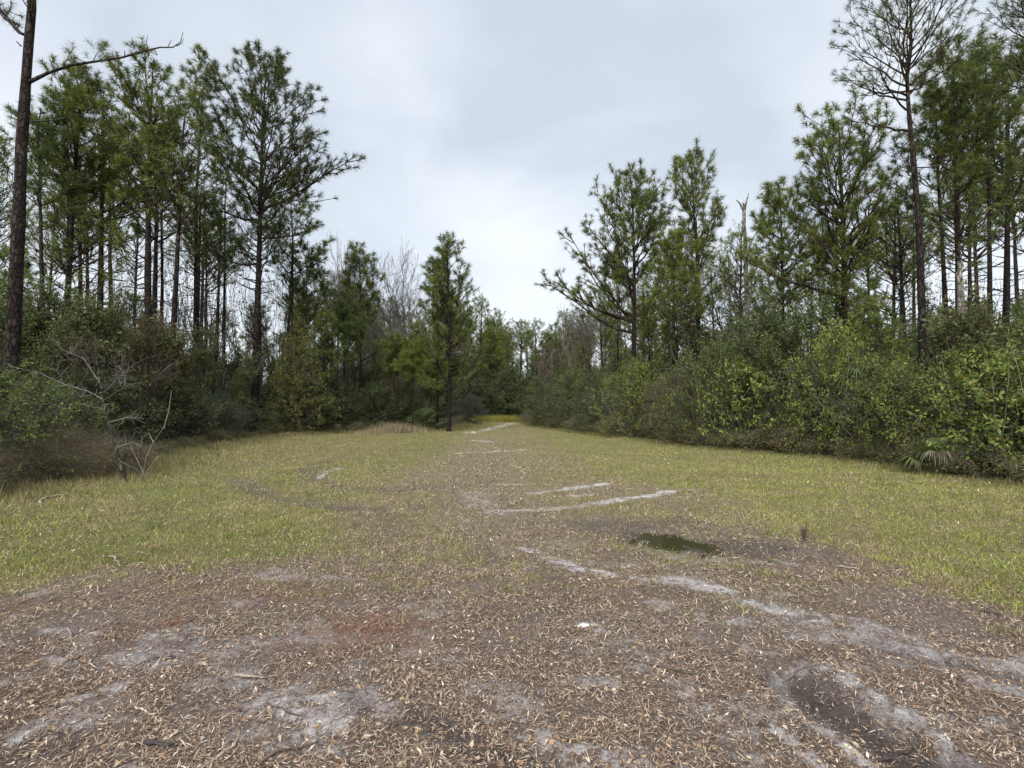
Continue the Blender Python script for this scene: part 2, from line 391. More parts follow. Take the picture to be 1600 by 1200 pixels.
def C(r, g, b): return np.array([r, g, b])
def ground_color(x, y):
    sand, dark, grass, wood, wet, n, fine = masks(x, y)
    big = fbm(x, y, .9, 3, 201); b2 = fbm(x, y, 2.6, 4, 205)
    mud = C(.135, .09, .07) * (1 - b2[:, None]) * 1.0 + C(.33, .25, .20) * b2[:, None]
    purple = sstep(.45, .6, b2) * sstep(7, 4, y)
    mud = mud * (1 - .6 * purple[:, None]) + C(.205, .168, .155) * .6 * purple[:, None]
    straw = C(.255, .215, .13)
    midm = sstep(4.6, 8.5, y)
    col = mud * (1 - .75 * midm[:, None]) + straw * .75 * midm[:, None]
    wn_ = (LASTWORN * .8)[:, None]
    col = col * (1 - wn_) + (C(.2, .16, .125) * (.8 + .4 * b2[:, None])) * wn_
    gr = C(.15, .15, .05) * (1 - big[:, None]) + C(.22, .19, .075) * big[:, None]
    col = col * (1 - .85 * grass[:, None]) + gr * .85 * grass[:, None]
    dk = np.clip(dark, 0, 1)[:, None]
    col = col * (1 - dk * .85) + C(.075, .064, .058) * dk * .85
    s = np.clip(sand * (.55 + .9 * fine), 0, 1)[:, None]
    col = col * (1 - s) + (C(.62, .59, .585) + (n[:, None] - .5) * .34) * s
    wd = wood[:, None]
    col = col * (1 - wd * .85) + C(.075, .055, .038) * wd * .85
    w = sstep(0.05, .5, wet)[:, None]
    col = col * (1 - w * .75) + C(.05, .046, .034) * w * .75
    return col, np.clip(w[:, 0] + dark * .35, 0, 1)

def make_ground():
    rs = np.concatenate([np.exp(np.linspace(math.log(1.2), math.log(62), 470)), np.array([68, 80, 100, 140, 220, 400, 900, 1800])])
    th = np.radians(np.concatenate([np.linspace(-56, 56, 640), np.linspace(60, 300, 49)]))
    R, T = np.meshgrid(rs, th, indexing='ij')
    X = (R * np.sin(T)).ravel(); Y = (R * np.cos(T)).ravel()
    # behind and beside the viewer the same plan functions apply
    Z = height(X, Y); Z = np.where(np.hypot(X, Y) > 120, -0.2, Z)
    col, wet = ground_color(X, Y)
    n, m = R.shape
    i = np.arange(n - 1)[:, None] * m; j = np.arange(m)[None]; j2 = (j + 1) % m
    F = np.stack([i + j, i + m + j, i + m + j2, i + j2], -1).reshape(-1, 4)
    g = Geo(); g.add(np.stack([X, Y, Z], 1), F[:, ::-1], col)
    cz = len(X)
    g.add([[0, 0, hz(0, 0)]], np.zeros((0, 3), int))
    # centre fan
    c0 = ground_color(np.array([0.]), np.array([0.]))[0]
    g.v.append(np.array([[0, 0, 0]], np.float32)); g.c.append(c0.astype(np.float32)); g.n += 1
    jj = np.arange(m); g.f.append(np.stack([np.full(m, cz), (jj + 1) % m, jj], 1))
    me = g.mesh('ground', M_ground, True)
    a = me.attributes.new('wet', 'FLOAT', 'POINT'); a.data.foreach_set('value', np.concatenate([wet, [0]]).astype(np.float32))
    o = link('ground', me); o['kind'] = 'structure'
    return o
make_ground()

# puddle water
def make_puddle():
    m = bpy.data.materials.new('puddle_water'); m.use_nodes = True
    b = m.node_tree.nodes['Principled BSDF']
    b.inputs['Base Color'].default_value = (.035, .032, .014, 1); b.inputs['Roughness'].default_value = .07
    b.inputs['Specular IOR Level'].default_value = .32
    n = m.node_tree.nodes.new('ShaderNodeTexNoise'); n.inputs['Scale'].default_value = 30
    bp = m.node_tree.nodes.new('ShaderNodeBump'); bp.inputs['Distance'].default_value = .003; bp.inputs['Strength'].default_value = .5
    m.node_tree.links.new(n.outputs['Fac'], bp.inputs['Height']); m.node_tree.links.new(bp.outputs[0], b.inputs['Normal'])
    c = np.mean(WETC, axis=0)
    a = np.linspace(0, 2 * math.pi, 72, endpoint=False)
    rr = 1 + .10 * np.sin(3 * a + 1) + .07 * np.sin(5 * a)
    v = np.stack([c[0] + 0.95 * rr * np.cos(a), c[1] + .6 * rr * np.sin(a), np.full(72, -.038)], 1)
    g = Geo(); v = np.vstack([v, [[c[0], c[1], -.038]]])
    g.add(v, [[i, (i + 1) % 72, 72] for i in range(72)], (.03, .03, .015))
    o = link('puddle', g.mesh('puddle', m)); o['kind'] = 'structure'
make_puddle()

# ------------------------------------------------------------------ foliage builders
NEEDLE_A = np.array([.058, .082, .026]); NEEDLE_B = np.array([.098, .118, .034])
def needles(g, rng, P, D, K=24, ln=.22, w=.02, ca=NEEDLE_A, cb=NEEDLE_B, brown=.02, spread=1.25):
    T = len(P)
    if T == 0: return
    P = np.repeat(P, K, 0); D = np.repeat(norm(D), K, 0)
    n = T * K
    q = norm(rng.normal(size=(n, 3))); q = norm(q - (q * D).sum(1, keepdims=True) * D)
    th = .2 + spread * rng.random((n, 1)) ** .8
    d = D * np.cos(th) + q * np.sin(th)
    L_ = ln * (.7 + .5 * rng.random((n, 1)))
    b = P - D * (.16 * rng.random((n, 1)) ** 1.3) * (ln / .22)
    tip = b + d * L_; tip[:, 2] -= .12 * L_[:, 0]
    wv = norm(np.cross(d, rng.normal(size=(n, 3)))) * w * .5
    V = np.stack([b - wv, b + wv, tip], 1).reshape(-1, 3)
    F = np.arange(n * 3).reshape(-1, 3)
    k = rng.random((T, 1)); c = ca * (1 - k) + cb * k
    br = rng.random(T) < brown; c[br] = np.array([.12, .075, .035])
    c = np.repeat(c, K * 3, 0) * (.85 + .3 * np.repeat(rng.random((n, 1)), 3, 0))
    g.add(V, F, c)

def leaves(g, rng, P, D, K=12, ln=.06, wd=.028, along=.3, ca=(.07, .1, .03), cb=(.13, .16, .045), cc=None, pc=0., up=.5, scatter=.05):
    T = len(P)
    if T == 0: return
    ca = np.array(ca); cb = np.array(cb)
    D = norm(D); n = T * K
    t = rng.random((n, 1))
    B = np.repeat(P, K, 0) - np.repeat(D, K, 0) * t * along + rng.normal(size=(n, 3)) * scatter
    d = norm(np.repeat(D, K, 0) * .5 + norm(rng.normal(size=(n, 3))))
    nrm = norm(rng.normal(size=(n, 3)) + np.array([0, 0, up * 2]))
    s = norm(np.cross(d, nrm)); u = np.cross(s, d)
    L_ = ln * (.6 + .7 * rng.random((n, 1))); W = wd * (.6 + .7 * rng.random((n, 1)))
    V = np.stack([B, B + d * L_ * .5 + s * W + u * W * .4, B + d * L_, B + d * L_ * .5 - s * W + u * W * .4], 1).reshape(-1, 3)
    F0 = np.arange(n)[:, None] * 4
    F = np.concatenate([F0 + np.array([0, 1, 2]), F0 + np.array([0, 2, 3])])
    k = rng.random((T, 1)); c = ca * (1 - k) + cb * k
    c = np.repeat(c, K, 0) * (.75 + .5 * rng.random((n, 1)))
    if cc is not None:
        m = rng.random(n) < pc; c[m] = np.array(cc) * (.7 + .6 * rng.random((m.sum(), 1)))
    g.add(V, F, np.repeat(c, 4, 0))

def wobble(pts, rng, amt):
    p = pts.copy(); n = len(p)
    t = np.linspace(0, 1, n)[1:, None]
    p[1:] += np.cumsum(rng.normal(size=(n - 1, 3)), 0) * amt / math.sqrt(n)
    return p

PINE_BARK = (.032, .025, .022); PINE_UP = (.065, .045, .036)
def make_pine(name, label, cat, loc, rng, trunk, r0, env, nl, attach_min, rise=(.55, 1.3), limb_r=.3, nsub=6, ntip=3,
              K=30, nw=.019, nl_=.29, extra=(), dead=6, group=None, ca=NEEDLE_A, cb=NEEDLE_B, brown=.02, parts=True, inner=.35, subl=.36, rz=0, tipstr=1.0, bark=PINE_BARK):
    """trunk: [(x,y,z)..] local; env: [(z, xmin, xmax)] crown outline in local x at height z"""
    root = thing(name, label, cat, loc, rz, group)
    T = np.array(trunk, float)
    H = T[-1, 2]
    zz = np.linspace(T[0, 2], H, 22)
    TP = np.stack([np.interp(zz, T[:, 2], T[:, 0]), np.interp(zz, T[:, 2], T[:, 1]), zz], 1)
    TP[2:-1, :2] += np.cumsum(rng.normal(size=(19, 2)), 0) * .010 * H / 18
    frac = (zz - zz[0]) / (H - zz[0])
    TR = r0 * (1 - .86 * frac ** 1.15) * (1 + .35 * np.exp(-frac * 28)); TR[-1] = .012
    env = np.array(sorted(env), float)
    def tpt(z): return np.array([np.interp(z, zz, TP[:, i]) for i in range(3)])
    def trad(z): return float(np.interp(z, zz, TR))
    tg = Geo(); tubes(tg, [(TP, TR, bark)], 12)
    # reddish upper bark
    c = tg.c[0]; z_ = tg.v[0][:, 2:3]; k = np.clip((z_ / H - .35) / .4, 0, 1) * .7
    tg.c[0] = (c * (1 - k) + np.array(PINE_UP) * k).astype(np.float32)
    # buttress / surface irregularity
    tv = tg.v[0]; tv[:, :2] += (rng.random((len(tv), 2)) - .5) * r0 * .10
    limbs = []; tp = []; td = []
    z0, z1 = env[0, 0], env[-1, 0]
    az = rng.random() * 6.28
    specs = []
    for i in range(nl):
        f = (i + rng.random()) / nl
        zt = z0 + (z1 - z0) * f ** .55
        az += 2.4 + rng.normal() * .35
        xl, xr = np.interp(zt, env[:, 0], env[:, 1]), np.interp(zt, env[:, 0], env[:, 2])
        cx = tpt(min(zt, H))[0]
        ex = max((xr - cx) if math.cos(az) > 0 else (cx - xl), .05)
        ey = max((xr - xl) * .48, .05)
        Rm = math.hypot(ex * math.cos(az), ey * math.sin(az))
        q = 1.0 if rng.random() > inner else (.45 + .4 * rng.random())
        R = Rm * q * (.9 + .14 * rng.random())
        ri = rise[0] + (rise[1] - rise[0]) * (zt - z0) / (z1 - z0 + 1e-6)
        za = np.clip(zt - R * ri * (.8 + .4 * rng.random()) - .15, attach_min, H - .25)
        a0 = tpt(za)
        tip = np.array([cx + R * math.cos(az), a0[1] * .5 + R * math.sin(az), zt])
        specs.append((a0, tip, trad(za), True))
    for (za, tip) in extra: specs.append((tpt(za), np.array(tip, float), trad(za) * 1.15, True))
    for i in range(dead):                                     # dead stubs below the crown
        za = attach_min - rng.random() * min(attach_min * .5, 4); a = rng.random() * 6.28; ln = .4 + rng.random() * 1.4
        if za < 1.5: continue
        a0 = tpt(za); specs.append((a0, a0 + np.array([math.cos(a) * ln, math.sin(a) * ln, ln * (rng.random() * .7 - .15)]), trad(za) * .5, False))
    allp = []
    for a0, tip, tr, live in specs:
        v = tip - a0; Ln = np.linalg.norm(v) + 1e-6
        ctrl = a0 + v * .5 + np.array([0, 0, -.14 * Ln]) + rng.normal(size=3) * .05 * Ln
        pts = wobble(bez(a0, ctrl, tip, 9), rng, .05 * Ln); pts[-1] = tip
        lr = min(tr * .62, limb_r * (.018 + .017 * Ln) / .3)
        rad = lr * (1 - .84 * np.linspace(0, 1, 9)); grp = [(pts, rad, PINE_UP if live else (.085, .075, .068))]
        if live:
            ns = max(2, int(round(nsub * min(1.25, .45 + Ln / 4.5))))
            for s in range(ns):
                t = .28 + .68 * (s + rng.random()) / ns
                b = np.array([np.interp(t * 8, range(9), pts[:, j]) for j in range(3)])
                dv = norm(v); side = norm(np.cross(dv, rng.normal(size=3) + np.array([0, 0, 1.5])) * (1 if s % 2 else -1))
                ang = .5 + .45 * rng.random(); d = dv * math.cos(ang) + side * math.sin(ang) + np.array([0, 0, .28])
                sl = subl * Ln * (1.15 - t) + .25 + .25 * rng.random()
                e = b + norm(d) * sl + np.array([0, 0, .08 * sl])
                sp = wobble(bez(b, b + norm(d) * sl * .5 - np.array([0, 0, .05 * sl]), e, 5), rng, .06 * sl)
                grp.append((sp, lr * .38 * np.linspace(1, .3, 5) + .002, PINE_UP))
                tp.append(sp[-1]); td.append(sp[-1] - sp[-2] + np.array([0, 0, .05]))
                for q_ in range(ntip):
                    u = .25 + .7 * rng.random(); bb = sp[int(u * 4)]
                    dd = norm(norm(d) + rng.normal(size=3) * .55 + np.array([0, 0, .35])); l3 = .16 + .26 * rng.random() * min(1, sl)
                    e3 = bb + dd * l3
                    grp.append((np.stack([bb, bb + dd * l3 * .5 - np.array([0, 0, .02]), e3]), np.array([.007, .005, .003]) * max(.6, lr / .03), PINE_UP))
                    tp.append(e3); td.append(dd)
            tp.append(pts[-1]); td.append(v)
        allp.append(grp)
    tp.append(TP[-1]); td.append(np.array([0, 0, 1.]))
    if parts:
        for grp in allp:
            g = Geo(); tubes(g, grp[:1], 6); tubes(g, grp[1:], 4) if len(grp) > 1 else None
            link('limb', g.mesh('limb', M_bark, True), root)
    else:
        main = [gq[0] for gq in allp]; rest = [p for gq in allp for p in gq[1:]]
        tubes(tg, main, 4); tubes(tg, rest, 3)
    link('trunk', tg.mesh('trunk', M_bark, True), root)
    cg = Geo(); needles(cg, rng, np.array(tp), np.array(td), K, nl_, nw, ca, cb, brown)
    link('crown', cg.mesh('crown', M_needle), root)
    return root

def children_of(o): return list(o.children)
def copy_thing(root, loc, rz, scale, label, group=None, name=None):
    r = root.copy(); COL.objects.link(r)
    r.location = loc; r.rotation_euler = (0, 0, rz)
    r.scale = (scale, scale, scale) if np.isscalar(scale) else scale
    r['label'] = label
    if group: r['group'] = group
    for ch in list(root.children):
        c = ch.copy(); COL.objects.link(c); c.parent = r
    return r

def make_shrub(name, label, cat, loc, rng, H=3., R=1.5, ntw=420, K=14, ln=.065, wd=.022, ca=(.07, .1, .03), cb=(.13, .16, .045), cc=None, pc=0.,
               stems=9, group=None, zlo=.08, shape=1.0, along=.32, wood=(.07, .06, .05), rz=0, bare=0., up=.5, flat=0., droop=0., twr=.004, shoots=0):
    """many-stemmed leafy shrub or small tree; shape>1 narrows towards the top"""
    root = thing(name, label, cat, loc, rz, group)
    lob = rng.random(6) * 6.28
    def rad(z, a):
        t = np.clip(z / H, 0, 1)
        r = R * np.clip(1 - np.abs(2 * (t ** shape) - .85) ** 2.2 / 1.6, .05, 1) if shape <= 1 else R * (1 - t) ** (1 / shape) * (.55 + .45 * sstep(0, .2, t))
        return r * (1 + .18 * np.sin(2 * a + lob[0]) + .14 * np.sin(3 * a + lob[1] + z * 1.3) + .14 * np.sin(5 * a + lob[2] + z * 2.5))
    ends = []
    polys = []
    for s in range(stems):
        a = 6.28 * s / stems + rng.random() * .8; z = H * (.55 + .42 * rng.random())
        rr = rad(z, a) * (.25 + .55 * rng.random())
        e = np.array([math.cos(a) * rr, math.sin(a) * rr, z])
        b = np.array([math.cos(a), math.sin(a), 0]) * .12 * rng.random() * R
        p = wobble(bez(b, np.array([e[0] * .35, e[1] * .35, z * .55]), e, 8), rng, .10 * H)
        r_ = .012 + .011 * H / 3
        polys.append((p, r_ * np.linspace(1, .25, 8), wood)); ends.append(p)
    E = np.concatenate([p[2:] for p in ends])
    a = rng.random(ntw) * 6.28; z = H * (zlo + (1 - zlo) * rng.random(ntw) ** .85)
    q = np.where(rng.random(ntw) < .72, .82 + .25 * rng.random(ntw), .35 + .45 * rng.random(ntw))
    rr = rad(z, a) * q * np.where(rng.random(ntw) < .08, 1.22, 1.) * (.55 + .85 * fbm(a * 2.0, z / H * 6, 1.3, 2, int(rng.integers(1000))))
    tip = np.stack([np.cos(a) * rr, np.sin(a) * rr, z + rng.normal(size=ntw) * .04 * H], 1)
    d2 = ((tip[:, None] - E[None] - np.array([0, 0, .25])) ** 2).sum(2) + np.where(E[None, :, 2] > tip[:, None, 2] + .1, 2., 0.)
    src = E[np.argmin(d2, 1)]
    v = tip - src
    midp = src + v * .5 + np.array([0, 0, .05]) + rng.normal(size=(ntw, 3)) * .06
    dirs = norm(v + np.array([0, 0, .25 - droop]) + np.stack([np.cos(a), np.sin(a), 0 * a], 1) * (.3 + flat))
    tw = [(np.stack([src[i], midp[i], tip[i] - dirs[i] * .15, tip[i]]), np.array([twr * 1.8, twr * 1.3, twr * .8, twr * .4]), wood) for i in range(ntw)]
    g = Geo(); tubes(g, polys, 6); tubes(g, tw, 3)
    sh = []
    for i in range(shoots):
        a_ = rng.random() * 6.28; z_ = H * (.5 + .55 * rng.random()); r_ = R * (.7 + .5 * rng.random())
        e_ = np.array([math.cos(a_) * r_, math.sin(a_) * r_, z_]); b_ = np.array([math.cos(a_), math.sin(a_), 0.]) * R * .3 * rng.random()
        sh.append((wobble(bez(b_, e_ * [.75, .75, .6], e_ + [0, 0, .1], 8), rng, .12), np.linspace(.011, .003, 8), (.24, .22, .18)))
    if sh: tubes(g, sh, 4)
    if bare > 0:
        nb = int(ntw * bare); k = rng.integers(0, ntw, nb)
        t3 = [(np.stack([midp[i], midp[i] + norm(v[i] + rng.normal(size=3) * .5) * .25, midp[i] + norm(v[i] + rng.normal(size=3) * .6 + np.array([0, 0, .2])) * .55]), np.array([twr, twr * .7, twr * .3]), wood) for i in k]
        tubes(g, t3, 3)
    link('stems', g.mesh('stems', M_twig, True), root)
    if K:
        fg = Geo(); leaves(fg, rng, tip, dirs, K, ln, wd, along, ca, cb, cc, pc, up)
        link('foliage', fg.mesh('foliage', M_leaf), root)
    return root

def branchy(rng, a0, d0, L0, r0, depth, polys, tips, up=.25, spread=.55, nb=(3, 4), ratio=.66, col=(.16, .145, .13), n=6, wob=.07):
    e = a0 + d0 * L0 + np.array([0, 0, up * .3 * L0])
    p = wobble(bez(a0, a0 + d0 * L0 * .5, e, n), rng, wob * L0)
    polys.append((p, r0 * np.linspace(1, .5, n), col))
    if depth == 0: tips.append((p[-1], norm(p[-1] - p[-2]))); return
    k = int(rng.integers(nb[0], nb[1] + 1))
    for i in range(k):
        t = 1.0 if i == 0 else .35 + .6 * rng.random()
        b = np.array([np.interp(t * (n - 1), range(n), p[:, j]) for j in range(3)])
        dd = norm(norm(p[-1] - p[0]) + norm(rng.normal(size=3)) * spread * (.5 if i == 0 else 1.2) + np.array([0, 0, up]))
        branchy(rng, b, dd, L0 * ratio * (.75 + .5 * rng.random()), r0 * (.55 if i else .6), depth - 1, polys, tips, up, spread, nb, ratio, col, max(3, n - 1), wob)

def make_broadleaf(name, label, cat, loc, rng, H=8., r0=.09, trunk_f=.35, depth=4, K=14, ln=.09, wd=.03, ca=(.05, .075, .025), cb=(.1, .13, .04), cc=None, pc=0.,
                   group=None, up=.3, spread=.6, col=(.09, .08, .07), rz=0, ratio=.68, leafp=1.0, nb=(3, 4), low=0, mint=.005):
    root = thing(name, label, cat, loc, rz, group)
    polys = []; tips = []
    branchy(rng, np.array([0, 0, -.1]), norm(np.array([rng.normal() * .06, rng.normal() * .06, 1.])), H * trunk_f, r0, depth, polys, tips, up, spread, nb, ratio, col, 8, .05)
    for i in range(low):                                     # side twigs along the trunk
        t = .25 + .75 * rng.random(); b = polys[0][0][int(t * 7)]
        a = rng.random() * 6.28; branchy(rng, b, norm(np.array([math.cos(a), math.sin(a), .5])), H * .16, r0 * .25, 2, polys, tips, up, spread, (2, 3), .7, col, 5, .06)
    top = max(p[0][:, 2].max() for p in polys); s = H / top
    g = Geo(); tubes(g, [(p * s, r, c) for p, r, c in polys[:1]], 8); tubes(g, [(p * s, r, c) for p, r, c in polys[1:] if r[0] > .012], 5)
    tubes(g, [(p * s, np.maximum(r, mint), c) for p, r, c in polys[1:] if r[0] <= .012], 3)
    link('trunk', g.mesh('trunk', M_bark, True), root)
    if K:
        tips_ = [t for t in tips if rng.random() < leafp]
        fg = Geo(); leaves(fg, rng, np.array([t[0] for t in tips_]) * s, np.array([t[1] for t in tips_]), K, ln, wd, .45, ca, cb, cc, pc, .6, .10)
        link('crown', fg.mesh('crown', M_leaf), root)
    return root

def fan_frond(g, rng, base, d, plen, flen, nleaf=22, col=(.10, .13, .05), droop=.3, arc=2.6, w=.022):
    d = norm(np.array(d, float)); side = norm(np.cross(d, [0, 0, 1])); nrm = np.cross(side, d)
    hub = base + d * plen
    pet = bez(base, base + d * plen * .5 + np.array([0, 0, .05]), hub, 5)
    tubes(g, [(pet, np.linspace(.012, .007, 5), col)], 4)
    for i in range(nleaf):
        a = (i / (nleaf - 1) - .5) * arc * 1.15
        ld = d * math.cos(a) + side * math.sin(a)
        L_ = flen * (.75 + .25 * math.cos(a * .7)) * (.9 + .2 * rng.random())
        p0 = hub; p1 = hub + ld * L_ * .5 + nrm * .05 * L_; p2 = hub + ld * L_ - np.array([0, 0, droop * L_ * (.7 + .6 * rng.random())])
        s = norm(np.cross(ld, nrm)) * w
        c = np.array(col) * (.8 + .4 * rng.random())
        g.add([p0 - s * .3, p0 + s * .3, p1 + s, p1 - s, p2], [[0, 1, 2], [0, 2, 3], [3, 2, 4]], c)

def make_palmetto(name, label, cat, loc, rng, nf=12, trunk_h=0., plen=.5, flen=.55, dead=2, col=(.085, .115, .045), group=None, rz=0, droop=.3):
    root = thing(name, label, cat, loc, rz, group)
    if trunk_h > 0:
        g = Geo(); z = np.linspace(-.05, trunk_h, 10); p = np.stack([.05 * np.sin(z), 0 * z, z], 1)
        tubes(g, [(p, .15 + .02 * np.sin(z * 9))], 9, (.09, .075, .055)); link('trunk', g.mesh('trunk', M_bark, True), root)
    for i in range(nf):
        a = i * 2.4 + rng.random() * .5; el = .4 + .95 * (i / nf) + rng.random() * .15
        g = Geo(); fan_frond(g, rng, np.array([0, 0, trunk_h + .02]), (math.cos(a) * math.cos(el), math.sin(a) * math.cos(el), math.sin(el)), plen * (.8 + .4 * rng.random()), flen * (.85 + .3 * rng.random()), col=col, droop=droop)
        link('frond', g.mesh('frond', M_leaf), root)
    for i in range(dead):
        a = -1.9 - i * .5 + rng.random() * .4
        g = Geo(); fan_frond(g, rng, np.array([0, 0, trunk_h + .02]), (math.cos(a) * .7, math.sin(a) * .7, .75), plen * 1.0, flen * .8, 12, (.36, .31, .25), .9, 1.3, .012)
        o = link('dead_frond', g.mesh('dead_frond', M_leaf), root); o['label'] = 'dead pale drooping frond'
    return root

# ------------------------------------------------------------------ hero pines
def hero(label, px, D, trunk_px, env_px, r_px=None, r0=None, attach=None, extra_px=(), seed=0, name='pine_tree', zb=None, **kw):
    """trunk_px [(px,py)] from low to top, env_px [(py,xl,xr)]; all at depth D"""
    base = at(px, HZ, D); x0, y0 = base[0], D; z0 = hz(x0, y0)
    def loc(p, q, dy=0.): w = at(p, q, D); return (w[0] - x0, dy, w[2] - z0)
    tr = [(0, 0, -.15)] + [loc(p, q) for p, q in trunk_px]
    env = []
    for q, l, r in env_px: a = loc(l, q); b = loc(r, q); env.append((a[2], a[0], b[0]))
    am = loc(0, attach)[2] if attach else env[0][0]
    ex = []
    for (qa, pt, qt, dy) in extra_px: ex.append((loc(0, qa)[2], loc(pt, qt, dy)))
    return make_pine(name, label, 'tree', (x0, y0, z0), np.random.default_rng(seed), tr, r0, env, attach_min=am, extra=ex, **kw)

DKA = np.array([.066, .1, .032]); DKB = np.array([.125, .165, .045])
YA = np.array([.11, .145, .032]); YB = np.array([.20, .23, .05])
# left side
hero('big dark near pine trunk at the left edge with one long bare limb reaching right', 14, 13, [(20, 520), (34, 200), (48, 30), (60, -420)],
     [(-430, 30, 90), (-330, -60, 190), (-200, -90, 210), (-110, -40, 160)], r0=.175, attach=-60, nl=34, seed=1, K=34, nw=.011, nl_=.24, dead=0, nsub=6,
     extra_px=[(50, 74, -30, -.4), (55, -40, -10, .3)], ca=DKA, cb=DKB)
hero('pine with a forked trunk and flat crown, first whole pine from the left edge', 104, 24, [(105, 480), (114, 300), (122, 200), (128, 125)],
     [(112, 95, 150), (135, 62, 172), (190, 55, 180), (250, 60, 175), (300, 75, 165)], r0=.17, attach=330, nl=28, seed=2, nsub=7, ntip=4,
     extra_px=[(270, 100, 150, .3), (300, 60, 205, -.3), (320, 185, 240, .4)], ca=YA, cb=YB, rise=(.9, 1.5))
hero('tall pine with a broad green dome, between the forked pine and the open-crowned pine', 232, 24, [(232, 480), (232, 300), (234, 180), (240, 100)],
     [(94, 215, 262), (108, 172, 292), (150, 150, 310), (200, 158, 318), (260, 172, 305), (330, 180, 290), (390, 195, 275)], r0=.19, attach=430, nl=40, seed=3, nsub=6, ntip=3, ca=YA, cb=YB, rise=(.5, 1.3), dead=12)
hero('open-crowned tall pine standing alone at the left field edge, one long limb to the right', 397, 26, [(398, 640), (403, 470), (408, 330), (412, 200), (418, 92)],
     [(84, 400, 436), (105, 352, 462), (150, 325, 500), (190, 318, 520), (240, 330, 512), (300, 345, 490), (350, 350, 480), (400, 362, 462)], r0=.185, attach=430, nl=46, seed=4, nsub=7, ntip=3,
     extra_px=[(330, 562, 252, -.6), (326, 520, 262, .7), (345, 312, 300, .4), (372, 480, 350, .5), (410, 330, 395, -.6)], rise=(.45, 1.3), dead=16, inner=.3)
hero('narrow pine just left of the open-crowned pine, its top merging with it', 305, 29, [(306, 480), (308, 300), (322, 110)],
     [(85, 318, 345), (110, 295, 362), (180, 282, 362), (250, 275, 355), (330, 270, 350)], r0=.14, attach=380, nl=26, seed=5, nsub=5, ntip=3, ca=DKA, cb=YB, rise=(.5, 1.3), dead=10)
hero('slim pine close behind the dome-crowned pine', 252, 27, [(252, 480), (252, 330), (258, 235)],
     [(225, 240, 280), (290, 225, 300), (370, 220, 300)], r0=.12, attach=400, nl=12, seed=6, ca=DKA, cb=DKB, dead=10)
hero('thin straight pine to the right of the big near trunk', 66, 22, [(67, 480), (66, 300), (64, 170)],
     [(160, 45, 85), (200, 25, 105), (280, 10, 110), (350, 20, 110)], r0=.12, attach=400, nl=16, seed=7, ca=DKA, cb=DKB, dead=12)
hero('thin trunked pine between the narrow pine and the open-crowned pine', 352, 31, [(351, 480), (353, 330), (357, 240)],
     [(232, 335, 380), (300, 315, 395), (400, 310, 400), (450, 325, 390)], r0=.11, attach=480, nl=14, seed=8, ca=DKA, cb=DKB, dead=10)
hero('slender pine right of the open-crowned pine, thin crown before the pale sky', 456, 32, [(456, 520), (458, 400), (455, 285)],
     [(270, 440, 476), (320, 425, 505), (380, 420, 520), (450, 430, 510)], r0=.11, attach=480, nl=22, seed=9, ca=DKA, cb=YB, dead=8)
hero('slender bushy pine with dark tufts left of the bare grey tree', 478, 33, [(478, 560), (480, 450), (482, 395)],
     [(380, 465, 500), (420, 452, 512), (480, 450, 520), (540, 455, 515)], r0=.09, attach=560, nl=20, seed=10, ca=DKA, cb=DKB)
hero('young pine with a spiky top, in front of the bare grey tree', 562, 35, [(563, 560), (563, 460), (561, 388)],
     [(386, 550, 574), (410, 540, 588), (450, 528, 598), (520, 520, 606), (580, 525, 600)], r0=.10, attach=610, nl=40, seed=11, K=26, nl_=.3, ca=DKA, cb=YB, rise=(.4, 1.6), subl=.3)
hero('young conical pine with tall candle tops beside the path entrance', 702, 30, [(702, 600), (701, 470), (699, 376)],
     [(372, 694, 706), (395, 680, 722), (430, 668, 738), (480, 664, 742), (560, 656, 744), (625, 662, 738)], r0=.12, attach=640, nl=40, seed=12, K=28, nl_=.3, ca=DKA, cb=YB, rise=(.3, 1.8), subl=.32, nsub=5)
hero('slim pine whose thin trunk stands just left of the conical pine', 683, 31, [(683, 560), (682, 470), (680, 410)],
     [(405, 668, 690), (440, 658, 700), (520, 640, 705), (600, 640, 700)], r0=.10, attach=640, nl=30, seed=13, K=26, nl_=.28, ca=DKA, cb=YB, rise=(.3, 1.6))
hero('small bushy pine with a bare pale stem right of the olive cedar', 537, 31, [(538, 600), (537, 520), (537, 478)],
     [(474, 527, 547), (500, 515, 560), (560, 510, 565), (590, 515, 560)], r0=.07, attach=600, nl=26, seed=14, K=26, nl_=.3, ca=DKA, cb=DKB)
hero('small round-topped pine with long soft needles left of the palmetto', 622, 32, [(622, 600), (621, 560), (620, 532)],
     [(530, 608, 632), (550, 598, 642), (585, 596, 645)], r0=.05, attach=620, nl=30, seed=15, K=22, nl_=.25, ca=DKA, cb=YB, dead=0)
hero('small yellow-green pine sapling above the saw palmetto by the path', 645, 30, [(645, 610), (645, 570), (646, 540)],
     [(538, 636, 656), (560, 628, 668), (600, 628, 670)], r0=.045, attach=625, nl=28, seed=16, K=22, nl_=.25, ca=YA, cb=YB, dead=0)
